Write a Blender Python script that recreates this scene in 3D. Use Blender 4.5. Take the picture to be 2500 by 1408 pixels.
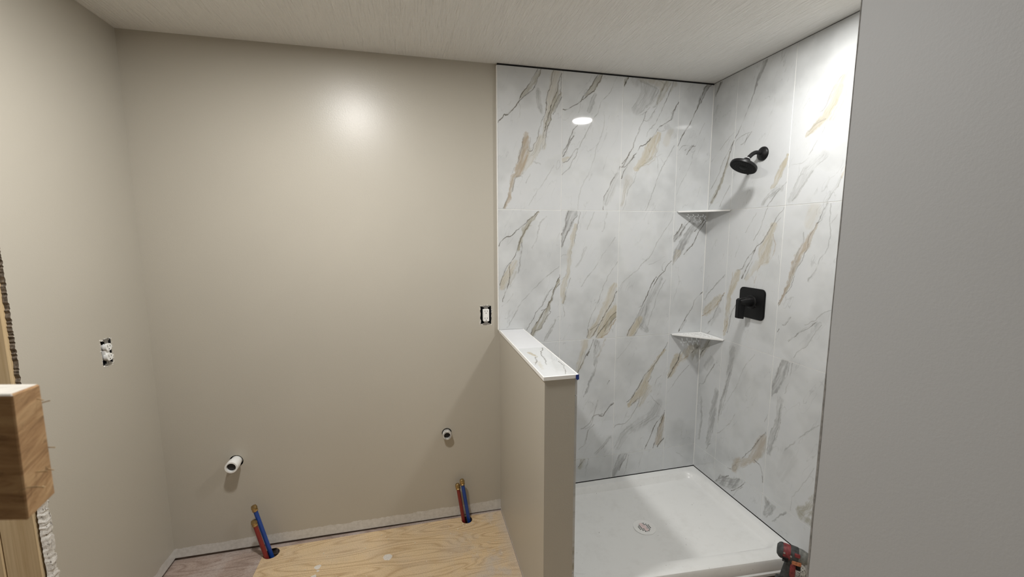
import bpy, bmesh, math, random
import numpy as np
from mathutils import Vector, Matrix

# ------------------------------------------------------------------ camera, world, lamps, exposure
for o in list(bpy.data.objects):
    bpy.data.objects.remove(o, do_unlink=True)
SC = bpy.context.scene
COL = SC.collection
SC.view_settings.view_transform = 'Standard'
SC.view_settings.look = 'None'
SC.view_settings.gamma = 1
SC.view_settings.use_curve_mapping = False
SC.view_settings.exposure = 0.0
LAMP_A, LAMP_B = 600.0, 300.0
CAN_A = (-2.066, -0.964)      # downlight in the middle of the room
CAN_B = (-0.435, -0.883)      # downlight over the shower
LAMP_COLOR = (1.0, 0.985, 0.96, 1)

cam = bpy.data.cameras.new('camera')
cam.sensor_width = 36.0
cam.lens = 1015.295 / 2500 * 36.0
cam.clip_start = 0.02
cam.dof.use_dof = True
cam.dof.focus_distance = 2.2
cam.dof.aperture_fstop = 8.0
camo = bpy.data.objects.new('camera', cam)
COL.objects.link(camo)
camo.matrix_world = Matrix(((0.97228545, 0.03214863, -0.23157605, -1.71718576),
                            (-0.23377968, 0.12165755, -0.96464838, -2.16962173),
                            (-0.00283915, 0.99205136, 0.12580156, 1.57325962),
                            (0, 0, 0, 1)))
SC.camera = camo

world = bpy.data.worlds.new('world')
SC.world = world
world.use_nodes = True
world.node_tree.nodes['Background'].inputs[0].default_value = (0.9, 0.95, 1.0, 1)
world.node_tree.nodes['Background'].inputs[1].default_value = 0.05

random.seed(7)
CEIL = 2.4354
YW = 0.018            # painted wall face behind the tile face (tile face is y = 0)
XL = -2.8905

# ------------------------------------------------------------------ node helpers
class NT:
    def __init__(s, name):
        s.m = bpy.data.materials.new(name); s.m.use_nodes = True
        s.t = s.m.node_tree; s.b = s.t.nodes['Principled BSDF']
    def n(s, typ, **kw):
        nd = s.t.nodes.new('ShaderNode' + typ)
        for k, v in kw.items(): setattr(nd, k, v)
        return nd
    def l(s, a, b): s.t.links.new(a, b)
    def coord(s, scale=(1, 1, 1), rot=(0, 0, 0), kind='Object'):
        c = s.n('TexCoord'); mp = s.n('Mapping')
        mp.inputs['Scale'].default_value = scale; mp.inputs['Rotation'].default_value = rot
        s.l(c.outputs[kind], mp.inputs['Vector']); return mp.outputs['Vector']
    def noise(s, vec, scale, detail=3, rough=.55, dist=0):
        nd = s.n('TexNoise'); nd.inputs['Scale'].default_value = scale
        nd.inputs['Detail'].default_value = detail; nd.inputs['Roughness'].default_value = rough
        nd.inputs['Distortion'].default_value = dist
        s.l(vec, nd.inputs['Vector']); return nd.outputs['Fac']
    def ramp(s, fac, stops):
        r = s.n('ValToRGB'); e = r.color_ramp.elements
        while len(e) < len(stops): e.new(.5)
        for el, (p, c) in zip(e, stops):
            el.position = p; el.color = c if len(c) == 4 else (*c, 1)
        s.l(fac, r.inputs['Fac']); return r.outputs['Color']
    def math(s, op, a, b=None, clamp=False):
        nd = s.n('Math', operation=op, use_clamp=clamp)
        for i, v in enumerate((a, b)):
            if v is None: continue
            if isinstance(v, (int, float)): nd.inputs[i].default_value = v
            else: s.l(v, nd.inputs[i])
        return nd.outputs[0]
    def mix(s, fac, a, b, mode='MIX'):
        nd = s.n('Mix', data_type='RGBA', blend_type=mode)
        for sock, v in ((nd.inputs[0], fac), (nd.inputs[6], a), (nd.inputs[7], b)):
            if isinstance(v, (int, float)): sock.default_value = v
            elif isinstance(v, tuple): sock.default_value = v if len(v) == 4 else (*v, 1)
            else: s.l(v, sock)
        return nd.outputs[2]
    def bump(s, h, strength=.2, dist=.001):
        b = s.n('Bump'); b.inputs['Strength'].default_value = strength; b.inputs['Distance'].default_value = dist
        s.l(h, b.inputs['Height']); s.l(b.outputs['Normal'], s.b.inputs['Normal'])
    def col(s, v):
        if isinstance(v, tuple): s.b.inputs['Base Color'].default_value = v if len(v) == 4 else (*v, 1)
        else: s.l(v, s.b.inputs['Base Color'])
        return s
    def set(s, rough=None, metal=None, spec=None, coat=None):
        if rough is not None: s.b.inputs['Roughness'].default_value = rough
        if metal is not None: s.b.inputs['Metallic'].default_value = metal
        if spec is not None: s.b.inputs['Specular IOR Level'].default_value = spec
        if coat is not None: s.b.inputs['Coat Weight'].default_value = coat
        return s

def sep(N, vec):
    x = N.n('SeparateXYZ'); N.l(vec, x.inputs[0]); return x.outputs

def plain(name, c, rough=.5, metal=0, var=.12, scale=30, spec=.5, bump=0):
    N = NT(name); v = N.coord()
    f = N.noise(v, scale, 4)
    lo = tuple(x * (1 - var) for x in c); hi = tuple(min(1, x * (1 + var)) for x in c)
    N.col(N.ramp(f, [(.3, lo), (.7, hi)])).set(rough, metal, spec)
    if bump: N.bump(f, bump, .001)
    return N.m

def paint_mat(name, c, rough=.36, bare=True, bare_z=.062):
    """eggshell wall paint with roller stipple; the foot of the wall is left unpainted"""
    N = NT(name); v = N.coord()
    cl = N.noise(v, 1.6, 2)
    base = N.ramp(cl, [(.3, tuple(x * .975 for x in c)), (.7, tuple(min(1, x * 1.025) for x in c))])
    st = N.noise(v, 210, 3, .6)
    if bare:
        o = sep(N, v)
        jag = N.noise(N.coord((1, 1, .3)), 11, 5, .75)
        lim = N.math('ADD', bare_z, N.math('MULTIPLY', N.math('SUBTRACT', jag, .5), .035))
        msk = N.math('LESS_THAN', o[2], lim)
        base = N.mix(msk, base, N.ramp(N.noise(v, 60, 4), [(.3, (.56, .545, .51)), (.7, (.68, .665, .635))]))
    N.col(base).set(rough, spec=.5)
    N.bump(st, .22, .0012)
    return N.m

# ------------------------------------------------------------------ object helpers
def tag(o, label=None, cat=None, group=None, kind=None):
    if label: o['label'] = label
    if cat: o['category'] = cat
    if group: o['group'] = group
    if kind: o['kind'] = kind
    return o

def empty(name, loc, label, cat, group=None, rot=(0, 0, 0)):
    o = bpy.data.objects.new(name, None); COL.objects.link(o)
    o.location = loc; o.rotation_euler = rot; o.empty_display_size = .05
    return tag(o, label, cat, group)

def build(name, bm, mat, parent=None, smooth=False, recalc=True):
    if recalc: bmesh.ops.recalc_face_normals(bm, faces=bm.faces[:])
    me = bpy.data.meshes.new(name); bm.to_mesh(me); bm.free()
    if mat: me.materials.append(mat)
    if smooth:
        for p in me.polygons: p.use_smooth = True
        try: me.set_sharp_from_angle(angle=math.radians(38))
        except Exception: pass
    o = bpy.data.objects.new(name, me); COL.objects.link(o)
    if parent: o.parent = parent
    return o

def struct(name, bm, mat, smooth=False):
    return tag(build(name, bm, mat, None, smooth), kind='structure')

def box(bm, a, b, bev=0, seg=2):
    x0, y0, z0 = [min(p, q) for p, q in zip(a, b)]; x1, y1, z1 = [max(p, q) for p, q in zip(a, b)]
    vs = [bm.verts.new(p) for p in ((x0, y0, z0), (x1, y0, z0), (x1, y1, z0), (x0, y1, z0), (x0, y0, z1), (x1, y0, z1), (x1, y1, z1), (x0, y1, z1))]
    fs = [bm.faces.new([vs[i] for i in f]) for f in ((0, 3, 2, 1), (4, 5, 6, 7), (0, 1, 5, 4), (1, 2, 6, 5), (2, 3, 7, 6), (3, 0, 4, 7))]
    if bev:
        es = list({e for f in fs for e in f.edges})
        bmesh.ops.bevel(bm, geom=es, offset=bev, segments=seg, affect='EDGES', profile=.5)
    return vs

def hexa(bm, P):
    """eight corners: four of the bottom ring, four of the top ring"""
    vs = [bm.verts.new(p) for p in P]
    for f in ((0, 3, 2, 1), (4, 5, 6, 7), (0, 1, 5, 4), (1, 2, 6, 5), (2, 3, 7, 6), (3, 0, 4, 7)): bm.faces.new([vs[i] for i in f])

def frame_of(d):
    d = Vector(d).normalized(); a = Vector((0, 0, 1)) if abs(d.z) < .9 else Vector((1, 0, 0))
    u = d.cross(a).normalized(); return d, u, d.cross(u).normalized()

def lathe(bm, prof, origin, axis, seg=28, cap=True):
    """prof: (distance along axis, radius)"""
    d, u, w = frame_of(axis); O = Vector(origin); rings = []
    for t, r in prof:
        rings.append([bm.verts.new(O + d * t + (u * math.cos(k * 2 * math.pi / seg) + w * math.sin(k * 2 * math.pi / seg)) * r) for k in range(seg)])
    for A, B in zip(rings, rings[1:]):
        for k in range(seg): bm.faces.new((A[k], A[(k + 1) % seg], B[(k + 1) % seg], B[k]))
    if cap:
        bm.faces.new(rings[0][::-1]); bm.faces.new(rings[-1])

def tube(bm, pts, r, seg=14, cap=True):
    pts = [Vector(p) for p in pts]; rings = []
    d, u, w = frame_of(pts[1] - pts[0])
    for i, p in enumerate(pts):
        t = (pts[min(i + 1, len(pts) - 1)] - pts[max(i - 1, 0)]).normalized()
        u = (u - t * u.dot(t)).normalized(); w = t.cross(u)
        rr = r[i] if isinstance(r, (list, tuple)) else r
        rings.append([bm.verts.new(p + (u * math.cos(k * 2 * math.pi / seg) + w * math.sin(k * 2 * math.pi / seg)) * rr) for k in range(seg)])
    for A, B in zip(rings, rings[1:]):
        for k in range(seg): bm.faces.new((A[k], A[(k + 1) % seg], B[(k + 1) % seg], B[k]))
    if cap:
        bm.faces.new(rings[0][::-1]); bm.faces.new(rings[-1])

def spline(pts, n=8):
    """Catmull-Rom through pts (any dimension)"""
    P = [np.array(p, float) for p in pts]
    if len(P) < 3:
        return [P[0] + (P[-1] - P[0]) * k / n for k in range(n + 1)]
    P = [2 * P[0] - P[1]] + P + [2 * P[-1] - P[-2]]; out = []
    for i in range(1, len(P) - 2):
        for k in range(n):
            t = k / n
            out.append(.5 * ((2 * P[i]) + (-P[i - 1] + P[i + 1]) * t + (2 * P[i - 1] - 5 * P[i] + 4 * P[i + 1] - P[i + 2]) * t * t + (-P[i - 1] + 3 * P[i] - 3 * P[i + 1] + P[i + 2]) * t ** 3))
    out.append(P[-2]); return out

def circle2(cx, cy, r, n=24):
    return [(cx + r * math.cos(2 * math.pi * k / n), cy + r * math.sin(2 * math.pi * k / n)) for k in range(n)]
def rect2(x0, y0, x1, y1): return [(x0, y0), (x1, y0), (x1, y1), (x0, y1)]
def rrect2(cx, cy, w, h, r, n=6):
    out = []
    for sx, sy, a0 in ((1, 1, 0), (-1, 1, 90), (-1, -1, 180), (1, -1, 270)):
        for k in range(n + 1):
            a = math.radians(a0 + 90 * k / n)
            out.append((cx + sx * (w / 2 - r) + r * math.cos(a), cy + sy * (h / 2 - r) + r * math.sin(a)))
    return out

def sheet(bm, outer, holes, place, depth):
    """flat plate with real holes: 2-D outlines, placed by place(a, b, t); t = 0 is the face, t = depth its back"""
    es = []
    for loop in [outer] + list(holes):
        vs = [bm.verts.new(place(a, b, 0)) for a, b in loop]
        for i in range(len(vs)): es.append(bm.edges.new((vs[i], vs[(i + 1) % len(vs)])))
    r = bmesh.ops.triangle_fill(bm, edges=es, use_beauty=True, use_dissolve=False)
    fs = [g for g in r['geom'] if isinstance(g, bmesh.types.BMFace)]
    if depth:
        v0 = Vector(place(0, 0, 0)); dv = Vector(place(0, 0, depth)) - v0
        ex = bmesh.ops.extrude_face_region(bm, geom=fs)
        bmesh.ops.translate(bm, verts=[g for g in ex['geom'] if isinstance(g, bmesh.types.BMVert)], vec=dv)
        # extrude_face_region leaves the source faces in place as the face of the plate
        for f in fs:
            if not f.is_valid: continue
    return fs
# ------------------------------------------------------------------ marble print of the tiles (painted in code)
RES = 1.25   # mm per texel
TW, TH = 349.25, 728.8
BX = [-1270.0, -920.7, -571.5, -222.3, 0.0]
RY = [0.0, -184.0, -533.2, -882.4]
ZR = [2425.5, 1710.5, 981.7, 252.8, 108.0]
BASE = np.array([.632, .646, .648])
INK = {'d': np.array([.105, .092, .072]), 'k': np.array([.25, .245, .23]), 'g': np.array([.30, .30, .295]),
       't': np.array([.50, .445, .335]), 'b': np.array([.40, .32, .225]), 'o': np.array([.33, .305, .23])}
RNG = np.random.default_rng(5)

def fractal(h, w, cell, octs=4, sx=1.0, sy=1.0):
    out = np.zeros((h, w)); amp = 1.0; tot = 0
    for o in range(octs):
        c = cell / 2 ** o
        gh, gw = int(h / (c * sy)) + 3, int(w / (c * sx)) + 3
        g = RNG.random((gh, gw))
        yy = np.arange(h) / (c * sy); xx = np.arange(w) / (c * sx)
        y0 = yy.astype(int); x0 = xx.astype(int); fy = (yy - y0); fx = (xx - x0)
        fy = (fy * fy * (3 - 2 * fy))[:, None]; fx = (fx * fx * (3 - 2 * fx))[None]
        v = (g[y0][:, x0] * (1 - fy) * (1 - fx) + g[y0][:, x0 + 1] * (1 - fy) * fx + g[y0 + 1][:, x0] * fy * (1 - fx) + g[y0 + 1][:, x0 + 1] * fy * fx)
        out += amp * v; tot += amp; amp *= .55
    return out / tot

def marble(name, text, ax0, w_mm, h_mm, sign, cells):
    """ax0: wall coordinate of the left border, sign: +1 when the coordinate grows to the right of the image"""
    W_, H_ = int(w_mm / RES), int(h_mm / RES)
    img = np.ones((H_, W_, 3)) * BASE
    cloud = fractal(H_, W_, 130, 4)
    img *= (1 - .15 * np.clip((cloud - .46) * 3.2, 0, 1))[..., None]
    wx = (fractal(H_, W_, 34, 4) - .5) * 20; wy = (fractal(H_, W_, 34, 4) - .5) * 20
    fx = (fractal(H_, W_, 13, 3) - .5) * 10; fy = (fractal(H_, W_, 13, 3) - .5) * 10
    streak = fractal(H_, W_, 10, 4, 1.0, 5.0)
    # shear the streaks so that they run along the veins (up and to the right)
    rows = np.arange(H_); sh = (rows * .42).astype(int)
    streak = np.stack([np.roll(streak[r], sh[r]) for r in rows])
    fade = fractal(H_, W_, 60, 3)
    # faint hair veins everywhere, same slant
    hair = fractal(H_, W_, 70, 4, .7, 2.4)
    hair = np.stack([np.roll(hair[r], sh[r]) for r in rows])
    hv = np.clip(1 - np.abs(hair - .5) / .012, 0, 1) * np.clip((fade - .42) * 3, 0, 1)
    img = img * (1 - .2 * hv[..., None])
    order = {'g': 0, 't': 1, 'o': 2, 'b': 3, 'k': 4, 'd': 5}
    strokes = []
    for ln in text.strip().splitlines():
        h, *ps = ln.split()
        strokes.append((order[h[0]], h, [tuple(float(q) for q in p.split(',')) for p in ps]))
    extra = []
    for o_, h, pts in strokes:          # thin fibres that run alongside the main veins
        if len(pts) < 3: continue
        wmax = max(p[2] for p in pts)
        if h[0] in 'gtbo' and wmax > 9: n_, al_, ink = int(2 + wmax / 9), .45, ('k' if h[0] == 'g' else 'o')
        elif h[0] == 'd': n_, al_, ink = 2, .42, 'k'
        else: continue
        for q in range(n_):
            s_ = RNG.uniform(-.55, .55); i0 = RNG.integers(0, max(1, len(pts) - 2)); i1 = min(len(pts), i0 + RNG.integers(2, 6))
            if i1 - i0 < 2: continue
            seg = []
            for (x_, z_, w_) in pts[i0:i1]:
                d_ = s_ * (w_ if wmax > 9 else 11) + RNG.normal(0, 1.2)
                seg.append((x_ + d_ * .9, z_ - d_ * .35 * sign + RNG.normal(0, 2), RNG.uniform(1.2, 2.6)))
            extra.append((4, ink + '%02d' % int(20 * al_ * RNG.uniform(.6, 1.1)) + h[3:], seg))
    strokes += extra
    strokes.sort(key=lambda s: s[0])
    for _, h, pts in strokes:
        ty, al, ci, cj = h[0], int(h[1:3]) / 20.0, int(h[3]), int(h[4])
        line = ty in 'dk' or max(p[2] for p in pts) < 6
        a0, a1, z0, z1 = cells(ci, cj)
        px0, px1 = sorted(((a0 - ax0) * sign / RES, (a1 - ax0) * sign / RES)); py0, py1 = z0 / RES, z1 / RES
        P = spline(pts, 5)
        cov = {}
        X0 = int(max(0, px0)); X1 = int(min(W_, px1)); Y0 = int(max(0, py0)); Y1 = int(min(H_, py1))
        if X1 <= X0 or Y1 <= Y0: continue
        C = np.zeros((Y1 - Y0, X1 - X0))
        for A, B in zip(P, P[1:]):
            ax, ay, aw = (A[0] - ax0) * sign / RES, A[1] / RES, max(A[2] / RES / 2, .6)
            bx, by, bw = (B[0] - ax0) * sign / RES, B[1] / RES, max(B[2] / RES / 2, .6)
            m = max(aw, bw) * 1.6 + 14
            x0 = int(max(X0, min(ax, bx) - m)); x1 = int(min(X1, max(ax, bx) + m)); y0 = int(max(Y0, min(ay, by) - m)); y1 = int(min(Y1, max(ay, by) + m))
            if x1 <= x0 or y1 <= y0: continue
            sl = (slice(y0, y1), slice(x0, x1))
            k = .75 if line else 1.25
            gx = np.arange(x0, x1)[None] + (wx[sl] * k * .5 + fx[sl] * (.6 if line else 1.3)); gy = np.arange(y0, y1)[:, None] + (wy[sl] * k * .5 + fy[sl] * (.6 if line else 1.3))
            dx, dy = bx - ax, by - ay; L2 = dx * dx + dy * dy + 1e-6
            t = np.clip(((gx - ax) * dx + (gy - ay) * dy) / L2, 0, 1)
            D = np.hypot(gx - ax - t * dx, gy - ay - t * dy); w = aw + (bw - aw) * t
            if line:
                w = np.maximum(w * (.35 + .9 * fade[sl]), .7)
                c = np.clip((w + .8 - D) / 1.3, 0, 1)
            else:
                c = np.clip((w - D) / (w * .40 + 1.2) + .2, 0, 1)
            s2 = (slice(y0 - Y0, y1 - Y0), slice(x0 - X0, x1 - X0))
            C[s2] = np.maximum(C[s2], c)
        full = (slice(Y0, Y1), slice(X0, X1))
        if line: C *= np.clip(.95 + 2.6 * (fractal(Y1 - Y0, X1 - X0, 26, 2) - .5), .12, 1.0)
        elif ty in 'go': C *= np.clip(.25 + (streak[full] - .3) * 2.4, .12, 1)
        else: C *= np.clip(.55 + (streak[full] - .35) * 1.6, .3, 1)
        C = (C * min(1, al * 1.12))[..., None]
        img[full] = img[full] * (1 - C) + INK[ty] * C
    srgb = np.where(img <= .0031308, img * 12.92, 1.055 * np.power(np.clip(img, 1e-6, 1), 1 / 2.4) - .055)
    im = bpy.data.images.new(name, W_, H_)
    px = np.ones((H_, W_, 4), np.float32); px[..., :3] = srgb
    im.pixels.foreach_set(px.ravel()); im.update(); im.pack()
    return im

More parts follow.
